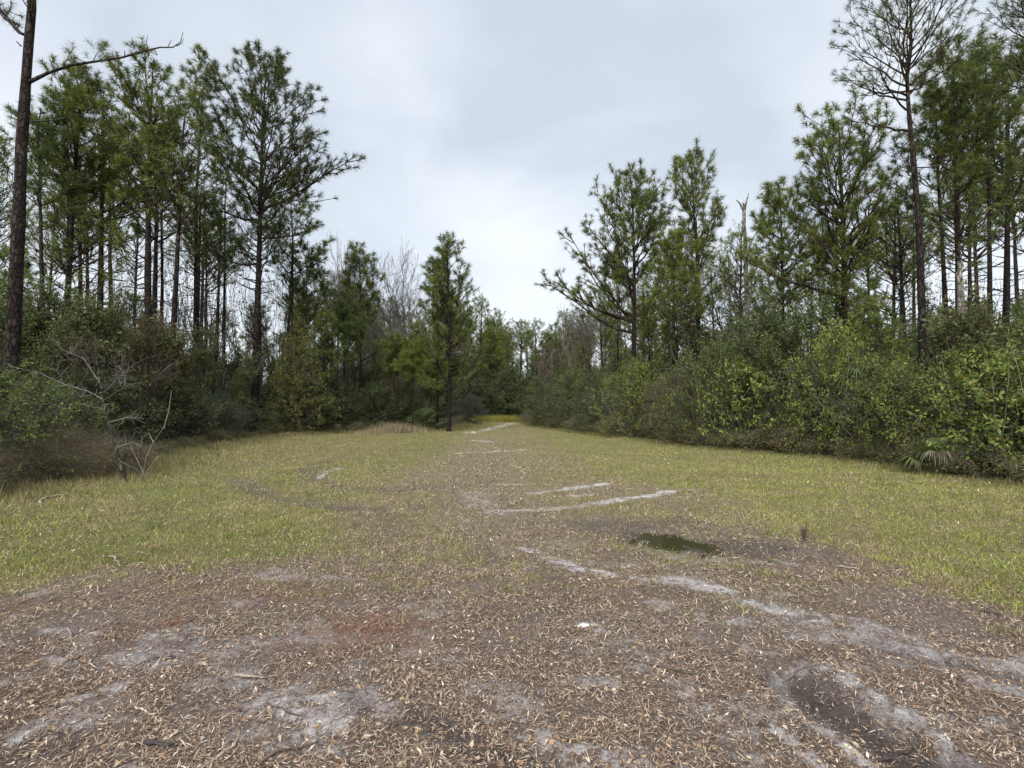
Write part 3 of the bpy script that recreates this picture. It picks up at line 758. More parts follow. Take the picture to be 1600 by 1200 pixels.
# right side
hero('rounded pine right of the path gap, low limb drooping out to the left', 990, 30, [(990, 560), (992, 440), (990, 340), (985, 278)],
     [(268, 965, 1010), (285, 932, 1032), (330, 895, 1035), (370, 884, 1030), (420, 900, 1030), (460, 920, 1020)], r0=.17, attach=540, nl=40, seed=20, nsub=7, ntip=3,
     extra_px=[(520, 852, 440, -.5), (505, 870, 425, .6), (500, 888, 470, -.8)], ca=DKA, cb=YB, rise=(.7, 1.5))
hero('spire-topped pine with heavy dark tufts, right of the rounded pine', 1092, 28, [(1092, 540), (1090, 400), (1080, 250)],
     [(238, 1068, 1095), (262, 1048, 1118), (310, 1042, 1128), (380, 1040, 1135), (440, 1040, 1140), (520, 1045, 1140)], r0=.16, attach=560, nl=42, seed=21, nl_=.30, K=26, ca=YA, cb=YB, rise=(.6, 1.6), nsub=6)
hero('thick bushy pine in front of the spire-topped pine, crown hanging low', 1050, 27, [(1052, 560), (1052, 460), (1050, 370)],
     [(362, 1035, 1062), (400, 1015, 1080), (470, 1008, 1090), (540, 1010, 1095)], r0=.12, attach=580, nl=34, seed=22, nl_=.28, ca=YA, cb=YB, rise=(.4, 1.2))
hero('many-branched wide pine leaning over the thicket, left of the tall bare trunk', 1318, 23, [(1318, 560), (1318, 420), (1316, 330), (1310, 190)],
     [(166, 1290, 1350), (190, 1240, 1378), (225, 1212, 1385), (265, 1208, 1385), (320, 1235, 1380), (380, 1260, 1375), (450, 1270, 1375), (530, 1280, 1360)], r0=.17, attach=480, nl=42, seed=23, nsub=6, ntip=3,
     extra_px=[(440, 1190, 365, -.5), (470, 1170, 395, .5), (430, 1385, 330, .3)], ca=YA, cb=YB, rise=(.7, 1.7))
hero('tall dark trunk with a sparse see-through crown, highest tree on the right', 1444, 17, [(1440, 520), (1436, 400), (1426, 230), (1417, 130), (1424, 70), (1420, -60)],
     [(-75, 1395, 1445), (-40, 1345, 1490), (20, 1322, 1512), (60, 1318, 1515), (100, 1312, 1500), (140, 1320, 1440)], r0=.135, attach=180, nl=30, seed=24, nsub=6, ntip=2, K=26, nw=.010, nl_=.2,
     extra_px=[(150, 1306, 128, -.4), (135, 1334, 55, .5), (130, 1378, -20, .2), (150, 1508, 30, .3), (205, 1335, 178, .5)], ca=DKA, cb=DKB, rise=(.35, 1.5), dead=8, inner=.2)
hero('pine with a full dark crown just right of the tall bare trunk', 1478, 22, [(1476, 480), (1468, 330), (1462, 180)],
     [(150, 1448, 1485), (185, 1415, 1500), (240, 1385, 1500), (290, 1380, 1495), (340, 1400, 1490)], r0=.13, attach=380, nl=30, seed=25, nsub=5, ca=DKA, cb=YB, dead=12)
hero('tall straight pine, second right of the bare trunk', 1497, 20, [(1496, 480), (1494, 300), (1488, 92)],
     [(80, 1470, 1512), (105, 1442, 1535), (160, 1435, 1550), (220, 1440, 1550), (290, 1450, 1545)], r0=.12, attach=330, nl=32, seed=26, nsub=5, ca=DKA, cb=YB, dead=12, rise=(.6, 1.4))
hero('dense pine with two close trunks near the right edge', 1548, 21, [(1546, 480), (1543, 300), (1540, 75)],
     [(62, 1520, 1560), (90, 1500, 1590), (170, 1498, 1600), (260, 1505, 1600), (340, 1510, 1595)], r0=.11, attach=390, nl=34, seed=27, nsub=5, ca=DKA, cb=YB, dead=10)
hero('slim pine at the right edge with dark low limbs', 1572, 23, [(1571, 480), (1570, 300), (1568, 95)],
     [(90, 1548, 1590), (130, 1540, 1605), (230, 1535, 1615), (340, 1540, 1610), (420, 1550, 1600)], r0=.09, attach=450, nl=26, seed=28, nsub=5, ca=DKA, cb=DKB, dead=10)
hero('pine cut off by the right edge, sparse tufts hanging into the top corner', 1650, 16, [(1650, 480), (1648, 200), (1642, -40)],
     [(-60, 1590, 1690), (0, 1560, 1720), (50, 1545, 1730), (95, 1565, 1720), (130, 1590, 1700)], r0=.17, attach=150, nl=32, seed=29, nsub=6, ntip=2, K=26, nw=.010, nl_=.2, ca=DKA, cb=DKB, inner=.2)
hero('bushy mid-height pine with yellow-green tufts behind the grey snag', 1225, 26, [(1224, 520), (1222, 400), (1220, 300)],
     [(292, 1200, 1245), (320, 1175, 1285), (380, 1170, 1290), (450, 1175, 1285), (520, 1185, 1280)], r0=.13, attach=560, nl=38, seed=30, ca=YA, cb=YB, rise=(.4, 1.2), nsub=6)
hero('slender dark pine between the two rounded crowns right of the gap', 965, 33, [(965, 560), (964, 480), (962, 400)],
     [(395, 950, 975), (430, 940, 985), (480, 935, 990)], r0=.07, attach=500, nl=16, seed=31, ca=DKA, cb=DKB)

# left near limb of the big trunk, as a part of that pine
def near_limb():
    root = bpy.data.objects['pine_tree']; o = np.array(root.location)
    rng = np.random.default_rng(77)
    def Lp(p, q, dy=0): return at(p, q, 13 + dy) - o
    limb = np.array([Lp(46, 128), Lp(75, 114), Lp(110, 102, -.1), (Lp(150, 96, -.2)), Lp(190, 90, -.3), Lp(225, 80, -.4), Lp(250, 74, -.4), Lp(270, 74, -.4), Lp(282, 66, -.4), Lp(286, 50, -.4)])
    g = Geo(); tubes(g, [(limb, np.array([.05, .036, .030, .026, .022, .019, .016, .013, .010, .005]), (.05, .042, .038))], 7)
    for (a, b, c) in [((232, 78), (228, 68), (231, 55)), ((240, 76), (246, 86), (236, 82)), ((195, 88), (195, 82), (194, 78)), ((262, 74), (265, 68), (268, 62)), ((218, 82), (219, 78), (219, 74)),
                      ((276, 72), (284, 68), (287, 60)), ((160, 95), (168, 90), (175, 88)), ((100, 104), (100, 96), (118, 90)), ((118, 90), (130, 96), (140, 98)), ((100, 104), (108, 85), (118, 72)), ((145, 97), (150, 86), (158, 76)), ((150, 96), (162, 90), (170, 82))]:
        tubes(g, [(np.array([Lp(*a, -.2), Lp(*b, -.25), Lp(*c, -.3)]), np.array([.013, .01, .005]), (.09, .08, .075))], 4)
    lo = link('long_limb', g.mesh('long_limb', M_bark, True), root); lo['label'] = 'long bare limb curving up at its end'
    g = Geo()
    P = []; D = []
    for i in range(15):
        p = Lp(100 + rng.random() * 70, 92 - rng.random() * 32, -.3 + rng.normal() * .25); P.append(p); D.append(rng.normal(size=3) * .5 + np.array([0, 0, .8]))
    needles(g, rng, np.array(P), np.array(D), 34, .22, .006, DKA, DKB, 0, 1.3)
    link('needle_tuft', g.mesh('needle_tuft', M_needle), root)
    g = Geo(); l2 = np.array([Lp(48, 190), Lp(85, 188, -.3), Lp(130, 178, -.5), Lp(180, 168, -.6)])
    tubes(g, [(l2, np.array([.022, .015, .01, .004]), (.085, .075, .07))], 5); link('dead_limb', g.mesh('dead_limb', M_bark, True), root)
    g = Geo(); l2 = np.array([Lp(36, 54), Lp(20, 38), Lp(0, 18), Lp(-20, 5)])
    tubes(g, [(l2, np.array([.03, .022, .016, .006]), (.085, .075, .07))], 5)
    tubes(g, [(np.array([Lp(33, 72), Lp(25, 64)]), np.array([.02, .008]), (.085, .075, .07))], 5); link('dead_limb', g.mesh('dead_limb', M_bark, True), root)
near_limb()

# ------------------------------------------------------------------ snags
def snag(label, px, D, pts, r, forks=(), col=(.25, .225, .2), seed=0):
    b = at(px, HZ, D); z0 = hz(b[0], D); o = np.array([b[0], D, z0]); rng = np.random.default_rng(seed)
    root = thing('dead_tree', label, 'dead tree', tuple(o))
    P = np.array([[0, 0, -.1]] + [at(p, q, D) - o for p, q in pts])
    zz = np.linspace(0, 1, 16); s = np.linspace(0, 1, len(P)); P = np.stack([np.interp(zz, s, P[:, i]) for i in range(3)], 1)
    P[1:, :2] += rng.normal(size=(15, 2)) * r * .12
    g = Geo(); tubes(g, [(P, r * np.linspace(1, .6, 16), col)], 9)
    top = P[-1]; n0 = g.n
    g.add(np.vstack([top + np.array([math.cos(a) * r * .5, math.sin(a) * r * .5, rng.random() * r * 1.5]) for a in np.linspace(0, 5.2, 6)] + [top - np.array([0, 0, .1])]), [[i, (i + 1) % 6, 6] for i in range(6)], col)
    link('trunk', g.mesh('trunk', M_bark, True), root)
    for f in forks:
        g = Geo(); Q = np.array([at(p, q, D) - o for p, q in f]); tubes(g, [(Q, r * np.linspace(.5, .15, len(Q)), col)], 5)
        link('branch', g.mesh('branch', M_bark, True), root)
snag('grey dead pine snag with a forked Y-shaped broken top', 1170, 24, [(1167, 470), (1165, 400), (1162, 322)], .12, [[(1162, 330), (1156, 318), (1150, 312)], [(1163, 330), (1166, 315), (1170, 302)], [(1165, 400), (1158, 392), (1152, 390)]], seed=1)
snag('short grey broken-off trunk standing among the pines at right', 1502, 18, [(1501, 480), (1499, 408)], .14, [], seed=2)
snag('slim pale dead trunk leaning among the trees right of the spire pine', 1143, 29, [(1141, 480), (1138, 400)], .09, [[(1139, 430), (1130, 415)]], col=(.24, .21, .185), seed=3)

# ------------------------------------------------------------------ small dead tree on the left
def dead_sapling():
    D = 10.8; b = gnd(198, 752); D = b[1]; o = np.array([b[0], b[1], hz(*b)])
    root = thing('dead_sapling', 'small bare grey tree with white lichen on its twigs, in front of the left thicket', 'dead tree', tuple(o))
    rng = np.random.default_rng(5)
    def Lp(p, q, dy=0): return at(p, q, D + dy) - o
    st = np.array([[0, 0, -.05], Lp(184, 715), Lp(176, 680), Lp(165, 640), Lp(158, 605), Lp(152, 570), Lp(150, 540), Lp(148, 520)])
    g = Geo(); tubes(g, [(st, np.array([.036, .032, .028, .024, .019, .013, .009, .005]), (.085, .08, .07))], 8)
    link('trunk', g.mesh('trunk', M_bark, True), root)
    LIM = [[(163, 625), (140, 612), (100, 600), (60, 585), (15, 570)], [(163, 625), (185, 612), (205, 602), (222, 598)], [(160, 615), (178, 600), (190, 570), (192, 545)],
           [(157, 600), (130, 560), (100, 545), (90, 530)], [(165, 640), (120, 630), (80, 640), (50, 655)], [(152, 570), (175, 550), (205, 540)], [(170, 660), (200, 650), (225, 655)],
           [(153, 575), (140, 545), (128, 520)], [(178, 690), (150, 700), (120, 715)], [(180, 700), (205, 690), (222, 700)], [(186, 590), (200, 575), (230, 560)], [(60, 585), (40, 600), (15, 610)],
           [(100, 600), (90, 580), (95, 560)], [(186, 720), (212, 732), (222, 745)], [(190, 600), (182, 585), (180, 570)], [(195, 603), (196, 588), (190, 578)]]
    for k, l in enumerate(LIM):
        dy = rng.normal() * .5
        Q = np.array([Lp(p, q, dy * i / len(l)) for i, (p, q) in enumerate(l)]); Q[1:] += rng.normal(size=(len(Q) - 1, 3)) * .02
        g = Geo(); pale = (.19, .195, .17) if k % 3 == 0 else (.09, .085, .075)
        tubes(g, [(Q, np.linspace(.0095, .0035, len(Q)), pale)], 5)
        for j in range(13):
            i = rng.integers(0, len(Q) - 1); t = rng.random(); bb = Q[i] * (1 - t) + Q[i + 1] * t
            d = norm(Q[-1] - Q[0] + rng.normal(size=3) * .9) * (.15 + .2 * rng.random())
            tubes(g, [(np.stack([bb, bb + d * .5 + rng.normal(size=3) * .02, bb + d]), np.array([.0045, .003, .002]), pale)], 3)
        link('branch', g.mesh('branch', M_twig, True), root)
    b = gnd(222, 748); o2 = np.array([b[0], b[1], hz(*b)])
    r2 = thing('dead_sapling', 'pale thin bare shoot leaning right beside the lichen-covered dead tree', 'dead tree', tuple(o2))
    for k, l in enumerate([[(222, 748), (228, 715), (240, 690), (256, 668)], [(256, 668), (264, 640), (268, 610)], [(225, 740), (215, 720), (205, 700)], [(230, 735), (245, 715), (252, 712)], [(222, 748), (232, 740), (240, 728)],
                           [(240, 690), (232, 676), (222, 684)]]):
        Q = np.array([at(p, q, b[1]) - o2 for p, q in l]); Q[0] -= [0, 0, .02]
        g = Geo(); tubes(g, [(Q, np.linspace(.010, .004, len(Q)), (.24, .22, .19))], 5)
        link('branch', g.mesh('branch', M_twig, True), r2)
dead_sapling()

# ------------------------------------------------------------------ shrubs of the front rows
SH = {}
def proto(key, fn):                         # keeps one source of each kind; copies follow
    SH.setdefault(key, []).append(fn); return fn
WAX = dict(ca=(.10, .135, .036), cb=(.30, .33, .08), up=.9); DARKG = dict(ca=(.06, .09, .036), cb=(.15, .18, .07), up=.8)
OLIVE = dict(ca=(.10, .098, .036), cb=(.15, .13, .05)); BLUE = dict(ca=(.06, .09, .055), cb=(.12, .155, .09))
KIND = {
 'wax': dict(H=3.0, R=1.55, ntw=420, K=17, ln=.085, wd=.019, **WAX, stems=12, bare=.25, shoots=7),
 'wax2': dict(H=2.6, R=1.7, ntw=400, K=17, ln=.08, wd=.019, ca=(.07, .105, .034), cb=(.19, .225, .062), stems=14, bare=.3, shoots=6, cc=(.16, .15, .05), pc=.1),
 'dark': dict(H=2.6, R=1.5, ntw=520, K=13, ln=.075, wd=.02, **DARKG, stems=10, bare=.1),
 'olive': dict(H=3.4, R=1.4, ntw=420, K=10, ln=.06, wd=.016, **OLIVE, stems=9, bare=.9, cc=(.16, .1, .045), pc=.3, wood=(.12, .1, .08)),
 'blue': dict(H=1.7, R=1.2, ntw=420, K=16, ln=.06, wd=.010, **BLUE, stems=9, flat=.6, up=1.2),
 'broad': dict(H=2.8, R=1.4, ntw=300, K=12, ln=.13, wd=.03, ca=(.10, .15, .04), cb=(.26, .31, .08), stems=10, up=1.2, shoots=5, cc=(.3, .22, .06), pc=.04),
 'low': dict(H=.75, R=.8, ntw=200, K=10, ln=.05, wd=.014, ca=(.09, .12, .036), cb=(.22, .24, .065), stems=8, cc=(.22, .13, .06), pc=.18, bare=.4, wood=(.13, .105, .085)),
 'bramble': dict(H=1.1, R=1.1, ntw=420, K=5, ln=.055, wd=.012, ca=(.17, .14, .065), cb=(.27, .22, .10), stems=16, cc=(.13, .16, .05), pc=.4, bare=2.0, wood=(.16, .13, .09), twr=.003),
}
KNAME = {'wax': 'shrub', 'wax2': 'shrub', 'dark': 'shrub', 'broad': 'shrub', 'olive': 'shrub', 'blue': 'shrub', 'low': 'low_shrub', 'bramble': 'bramble'}
VAR = {}
def shrub(kind, label, x, y, s=1.0, sz=1.0, v=None, group=None, cat=None):
    if group: label += ', ' + near(800 + x / y * FPX)
    r = random.Random(hash((round(x * 10), round(y * 10), len(label))) & 0xffff)
    nv = {'wax': 3, 'wax2': 3, 'dark': 3, 'broad': 2, 'olive': 2, 'low': 3, 'bramble': 3, 'blue': 1}[kind]
    v = (v if v is not None else int(abs(x * 7.3 + y * 3.1)) ) % nv
    z = hz(x, y) - .03; rz = (x * 13.7 + y * 5.1) % 6.28
    cat = cat or ('bramble' if kind == 'bramble' else 'shrub')
    if (kind, v) not in VAR:
        o = make_shrub(KNAME[kind], label, cat, (x, y, z), np.random.default_rng(300 + sum(map(ord, kind)) * 3 + v), group=group, rz=rz, **KIND[kind])
        VAR[(kind, v)] = o; o.scale = (s, s, s * sz)
    else:
        o = copy_thing(VAR[(kind, v)], (x, y, z), rz, (s, s, s * sz), label, group)
        if not group and 'group' in o: del o['group']
        o['category'] = cat
    return o
def shrub_px(kind, label, px, ybase, ytop=None, back=0., s=None, **k):
    g_ = gnd(px, ybase); D = g_[1] + back; x = (px - 800) / FPX * D
    H = KIND[kind]['H'] * .97
    sz = 1.0
    if ytop is not None:
        h = at(px, ytop, D)[2]; sc_ = h / H
        s = s or sc_; sz = sc_ / s
    return shrub(kind, label, x, D, s or 1., sz, **k)

# right front wall of shrubs  (kind, px, base y, top y, width scale, label)
RW = [('wax', 1655, 775, 535, 1.0, 'tall yellow-green shrub cut by the right edge of the view'),
 ('broad', 1560, 760, 545, 1.0, 'yellow-green shrub just right of the saw palmetto at the right edge'),
 ('wax', 1470, 745, 548, 1.05, 'bushy yellow-green shrub rising directly above the saw palmetto with the dead frond'),
 ('wax2', 1390, 733, 550, .95, 'broad light-green shrub just left of the saw palmetto with the dead frond'),
 ('wax', 1310, 722, 540, 1.1, 'largest pale-leaved shrub of the right thicket, below the wide pine'),
 ('dark', 1235, 714, 585, .9, 'darker green shrub filling the dip between two pale-leaved shrubs'),
 ('broad', 1160, 707, 550, 1.1, 'pale green shrub below the grey forked snag'),
 ('wax2', 1090, 702, 545, 1.0, 'round green shrub below the spire-topped pine'),
 ('olive', 1040, 696, 555, 1.0, 'reddish-tinged thin-leaved shrub between two green ones in the right thicket'),
 ('wax', 985, 689, 575, 1.0, 'green shrub below the rounded pine right of the path gap'),
 ('dark', 925, 679, 580, 1.0, 'dark green shrub at the far corner of the right thicket'),
 ('dark', 880, 673, 585, 1.1, 'dark feathery shrub just right of the path opening'),
 ('dark', 845, 668, 600, 1.0, 'dark shrub at the right-hand mouth of the path')]
DY = [-22, 14, -6, 20, -24, 8, 10, -14, 22, -10, 0, 0, 0]; DX = [.6, 0, .6, .1, -.1, .7, 0, .5, .6, .1, .3, .3, .2]
for (k, px, yb, yt, ws, lab), dy, dx in zip(RW, DY, DX):
    D = gnd(px, yb)[1] + 1.35 * ws; x = (px - 800) / FPX * D + dx
    h = at(px, yt + dy, D)[2]
    shrub(k, lab, x, D, ws, h / (KIND[k]['H'] * ws))
rr = random.Random(4)
# second and third rows, and filling low shrubs along the edge
def edge_pts(E, step):
    E = E[np.argsort(E[:, 1])]; d = np.concatenate([[0], np.cumsum(np.hypot(*np.diff(E, axis=0).T))])
    s = np.arange(0, d[-1], step); return np.stack([np.interp(s, d, E[:, 0]), np.interp(s, d, E[:, 1])], 1)
for i, (x, y) in enumerate(edge_pts(FR, 1.15)):
    if y > 46 or y < 5: continue
    shrub('low', 'low green and russet bush edging the right thicket', x + .45 + rr.random() * .4, y + .3, .75 + .5 * rr.random(), 1, group='low bushes along the foot of the right thicket')
for i, (x, y) in enumerate(edge_pts(FR, 1.7)):
    if y > 46 or y < 5: continue
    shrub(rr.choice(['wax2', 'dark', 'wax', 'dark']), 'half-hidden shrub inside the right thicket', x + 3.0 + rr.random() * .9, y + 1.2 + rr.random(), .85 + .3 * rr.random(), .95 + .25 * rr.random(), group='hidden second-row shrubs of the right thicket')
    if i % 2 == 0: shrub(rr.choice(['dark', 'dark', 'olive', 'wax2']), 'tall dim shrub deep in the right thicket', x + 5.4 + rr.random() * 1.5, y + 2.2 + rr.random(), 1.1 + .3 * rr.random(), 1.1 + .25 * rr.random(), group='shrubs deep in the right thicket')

# left thicket
for k, px, yb, yt, ws, lab in [
 ('wax2', -60, 775, 560, 1.0, 'green shrub cut by the left edge of the view'),
 ('wax2', 25, 745, 575, .85, 'bright green leafy shrub at the left edge below the big near trunk'),
 ('dark', 95, 730, 600, .9, 'dark green shrub behind the lichen-covered dead tree'),
 ('olive', 130, 715, 520, 1.0, 'thin olive shrub behind and left of the lichen-covered dead tree'),
 ('olive', 235, 700, 490, 1.1, 'tall brownish thin-leaved shrub below the dome-crowned pine'),
 ('dark', 190, 708, 600, 1.0, 'dark shrub right behind the lichen-covered dead tree'),
 ('dark', 285, 697, 590, .9, 'dark shrub between the brownish shrub and the blue-green one'),
 ('blue', 340, 690, 612, 1.0, 'low blue-green feathery bush left of the open-crowned pine trunk'),
 ('blue', 300, 694, 640, .9, 'smaller blue-green bush at the foot of the brownish shrub'),
 ('dark', 385, 684, 620, .9, 'dark bush at the foot of the open-crowned pine'),
 ('dark', 530, 674, 615, 1.0, 'dark leafy bush right of the olive cedar'),
 ('dark', 590, 672, 595, 1.15, 'broad dark bush behind the dry grass clump'),
 ('dark', 640, 668, 605, 1.0, 'dark bush behind the saw palmetto by the path'),
 ('blue', 735, 664, 615, 1.0, 'dark blue-green bush at the left mouth of the path')]:
    g_ = gnd(px, yb); D = g_[1] + 1.0 * ws; x = (px - 800) / FPX * D
    h = at(px, yt, D)[2]; sz = h / (KIND[k]['H'] * ws)
    shrub(k, lab, x, D, ws, sz)
for i, (x, y) in enumerate(edge_pts(FL, 1.2)):
    if y > 46 or y < 5: continue
    if y < 14:
        shrub('bramble', 'brown tangled bramble at the left edge', x - .5 - rr.random() * .5, y + .2, .5 + .3 * rr.random(), .9, group='brown brambles at the left edge')
        shrub('bramble', 'brown tangled bramble at the left edge', x - 1.6 - rr.random() * .5, y + .5, .7 + .3 * rr.random(), 1.0, group='brown brambles at the left edge')
    else:
        shrub('low', 'low weedy bush at the left field edge', x - .5 - rr.random() * .4, y + .3, .6 + .4 * rr.random(), .8, group='low bushes along the left field edge')
for i, (x, y) in enumerate(edge_pts(FL, 1.7)):
    if y > 46 or y < 5: continue
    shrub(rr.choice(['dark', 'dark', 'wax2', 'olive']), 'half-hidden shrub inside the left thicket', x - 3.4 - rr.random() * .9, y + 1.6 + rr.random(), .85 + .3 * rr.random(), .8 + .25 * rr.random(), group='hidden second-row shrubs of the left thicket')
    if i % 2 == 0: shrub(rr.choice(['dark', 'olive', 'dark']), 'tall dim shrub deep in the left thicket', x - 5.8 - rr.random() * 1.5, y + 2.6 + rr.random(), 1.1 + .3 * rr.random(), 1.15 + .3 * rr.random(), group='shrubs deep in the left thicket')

# olive cedar
g_ = gnd(465, 678); D = g_[1]
make_shrub('cedar_tree', 'conical olive-green cedar with ragged layers right of the open-crowned pine', 'tree', ((465 - 800) / FPX * D, D, hz((465 - 800) / FPX * D, D)), np.random.default_rng(61),
           H=at(465, 505, D)[2], R=2.0, ntw=1300, K=16, ln=.09, wd=.016, ca=(.15, .16, .05), cb=(.24, .235, .075), stems=7, shape=1.6, flat=.8, up=1.2, zlo=.04)

# palms and palmettos
def pm(label, px, py, D=None, name='saw_palmetto', cat='palmetto', **k):
    if D is None: g_ = gnd(px, py); x, y = g_
    else: x = (px - 800) / FPX * D; y = D
    return make_palmetto(name, label, cat, (x, y, hz(x, y)), np.random.default_rng(int(px)), **k)
pm('saw palmetto with one dead pale frond hanging at the foot of the right thicket', 1462, 742, plen=.5, flen=.5, nf=9, dead=2, col=(.13, .16, .06), droop=.5)
pm('small saw palmetto near the right edge, green fronds only', 1535, 748, plen=.4, flen=.45, nf=10, dead=0)
pm('saw palmetto below the yellow-green pine sapling beside the path', 662, 672, plen=.8, flen=.8, nf=16, dead=0, col=(.12, .15, .055))
pm('palm whose drooping fans stick out above the middle of the right thicket', 1355, 0, D=15.5, name='cabbage_palm', cat='palm', trunk_h=1.9, plen=.6, flen=.65, nf=14, dead=0, droop=.6, col=(.11, .14, .05))
pm('distant cabbage palm with a round head above the far end of the path', 792, 0, D=62, name='cabbage_palm', cat='palm', trunk_h=3.2, plen=1.3, flen=1.2, nf=22, dead=0, droop=.6, col=(.11, .14, .07))
pm('lower distant palm left of the cabbage palm at the far end of the path', 778, 0, D=60, name='cabbage_palm', cat='palm', trunk_h=1.6, plen=1.2, flen=1.1, nf=20, dead=0, droop=.6, col=(.11, .14, .07))

# ------------------------------------------------------------------ broadleaf and bare trees
def bl(label, px, D, ytop, seed, **k):
    x = (px - 800) / FPX * D; H = at(px, ytop, D)[2]
    return make_broadleaf(k.pop('name', 'broadleaf_tree'), label, 'tree', (x, D, hz(x, D)), np.random.default_rng(seed), H=H, **k)
bl('leafless grey tree fanning its fine twigs above the left woods', 600, 42, 350, 41, name='bare_tree', K=0, mint=.011, depth=6, r0=.16, trunk_f=.28, up=.22, spread=.75, nb=(3, 4), ratio=.74, col=(.2, .18, .165))
bl('leafless grey tree with the widest crown, just left of the conical pine', 632, 44, 378, 51, name='bare_tree', K=0, mint=.011, depth=6, r0=.15, trunk_f=.26, up=.2, spread=.8, nb=(3, 4), ratio=.74, col=(.2, .18, .165))
bl('smaller leafless grey tree left of the young spiky pine', 545, 40, 372, 42, name='bare_tree', K=0, mint=.011, depth=5, r0=.12, trunk_f=.3, up=.45, spread=.4, nb=(3, 4), ratio=.72, col=(.2, .18, .165))
bl('pinkish-grey leafless bush tree at the right of the far path', 868, 50, 520, 43, name='bare_tree', K=0, mint=.011, depth=5, r0=.10, trunk_f=.22, up=.2, spread=.6, nb=(3, 4), ratio=.75, col=(.24, .18, .17))
bl('pale leafless tree peeping over the trees right of the path gap', 897, 48, 455, 44, name='bare_tree', K=0, mint=.011, depth=5, r0=.12, trunk_f=.3, up=.3, spread=.5, nb=(3, 4), ratio=.72, col=(.22, .2, .185))
bl('slender bare-branched tree between the slim pine and the open-crowned pine', 330, 27, 380, 45, name='bare_tree', K=3, ln=.08, depth=5, r0=.09, trunk_f=.35, up=.5, spread=.4, nb=(2, 3), ratio=.72, ca=(.11, .09, .04), cb=(.14, .12, .05))
bl('small oak with russet leaves at the left of the rounded pine', 945, 31, 450, 46, name='oak_tree', depth=4, K=12, r0=.08, cc=(.17, .09, .04), pc=.45, ca=(.07, .085, .03), cb=(.12, .11, .04))
bl('evergreen oak filling the gap behind the tall bare trunk', 1390, 25, 420, 47, name='oak_tree', depth=5, K=8, r0=.1, nb=(3, 3), low=6, ca=(.05, .07, .03), cb=(.10, .12, .05))
bl('dark leafy tree behind the brownish shrub on the left', 200, 27, 430, 48, name='oak_tree', depth=5, K=8, r0=.09, nb=(3, 3), low=6)
bl('thin young tree with pale green leaves among the pines left of the bare grey tree', 515, 36, 470, 49, name='oak_tree', depth=5, K=6, r0=.08, nb=(3, 3), low=6)
bl('narrow tree with paler leaves behind the grey forked snag', 1150, 30, 350, 50, name='oak_tree', depth=5, K=7, r0=.1, nb=(2, 3), low=14, ca=(.08, .1, .045), cb=(.13, .15, .07), spread=.4)  # leaf colours set paler than the broadleaf default

# ------------------------------------------------------------------ background woods: copies of a few pines and oaks
BG = {}
def bg_pine(key, H, crown, R, seed, nl, y=False, **k):
    rng = np.random.default_rng(seed)
    env = [(crown, -R * .6, R * .6), (crown + (H - crown) * .3, -R, R), (crown + (H - crown) * .7, -R * .85, R * .85), (H * .98, -R * .2, R * .2)]
    lean = rng.normal(size=2) * .25
    return lambda label, loc, rz, group: make_pine('background_pine', label, 'tree', loc, rng, [(0, 0, -.2), (lean[0] * .5, lean[1] * .5, H * .5), (lean[0], lean[1], H)], .011 * H, env, nl, crown - 1.2, nsub=4, ntip=2,
                     K=13, nw=.028, nl_=.30, dead=14, group=group, parts=False, ca=YA if y else DKA, cb=YB, rz=rz, **k)
BGP = {'tall0': bg_pine('a', 15.5, 10.3, 2.3, 101, 30), 'tall1': bg_pine('b', 14.5, 10, 2.1, 102, 28, True), 'tall2': bg_pine('c', 13.5, 8.5, 1.9, 103, 28),
       'tall3': bg_pine('d', 16, 11.8, 2.5, 104, 28), 'young0': bg_pine('e', 8.5, 2.6, 1.5, 105, 34, True), 'young1': bg_pine('f', 7.0, 1.6, 1.3, 106, 32), 'mid0': bg_pine('g', 11, 5, 1.8, 107, 32, True)}
def bg_oak(seed, H, **k):
    k.setdefault('ca', (.07, .1, .035)); k.setdefault('cb', (.16, .185, .065))
    return lambda label, loc, rz, group: make_broadleaf('background_oak', label, 'tree', loc, np.random.default_rng(seed), H=H, depth=4, K=20, ln=.13, wd=.036, r0=.09, group=group, rz=rz, low=8, **k)
BGP['oak0'] = bg_oak(111, 6.5); BGP['oak1'] = bg_oak(112, 8.5, nb=(3, 4), ca=(.08, .1, .035), cb=(.16, .175, .06)); BGP['oak2'] = bg_oak(113, 5.0, cc=(.14, .09, .045), pc=.25)
placed = []
def bg(key, x, y, s, label, group):
    z = hz(x, y) - .05; rz = (x * 7.7 + y * 3.3) % 6.28
    if key not in BG:
        o = BGP[key](label, (x, y, z), rz, group); BG[key] = o; o.scale = (s, s, s)
    else:
        o = copy_thing(BG[key], (x, y, z), rz, s, label, group)
    return o
rb = random.Random(9)
def far_enough(x, y, d):
    for a, b in placed:
        if (a - x) ** 2 + (b - y) ** 2 < d * d: return False
    placed.append((x, y)); return True
ZONES = [ # name, n, region sampler, kinds
 ('L', 24, lambda: (rb.uniform(-1.05, -.36), rb.uniform(23, 46)), ['tall0', 'tall1', 'tall2', 'tall3', 'tall0', 'mid0', 'young0']),
 ('R', 24, lambda: (rb.uniform(.28, 1.08), rb.uniform(19, 44)), ['tall0', 'tall1', 'tall2', 'tall2', 'tall3', 'mid0', 'young0'])]
LABS = {'L': 'pine in the left woods', 'R': 'pine in the right woods'}
GRPS = {'L': 'background pines of the left woods', 'R': 'background pines of the right woods'}
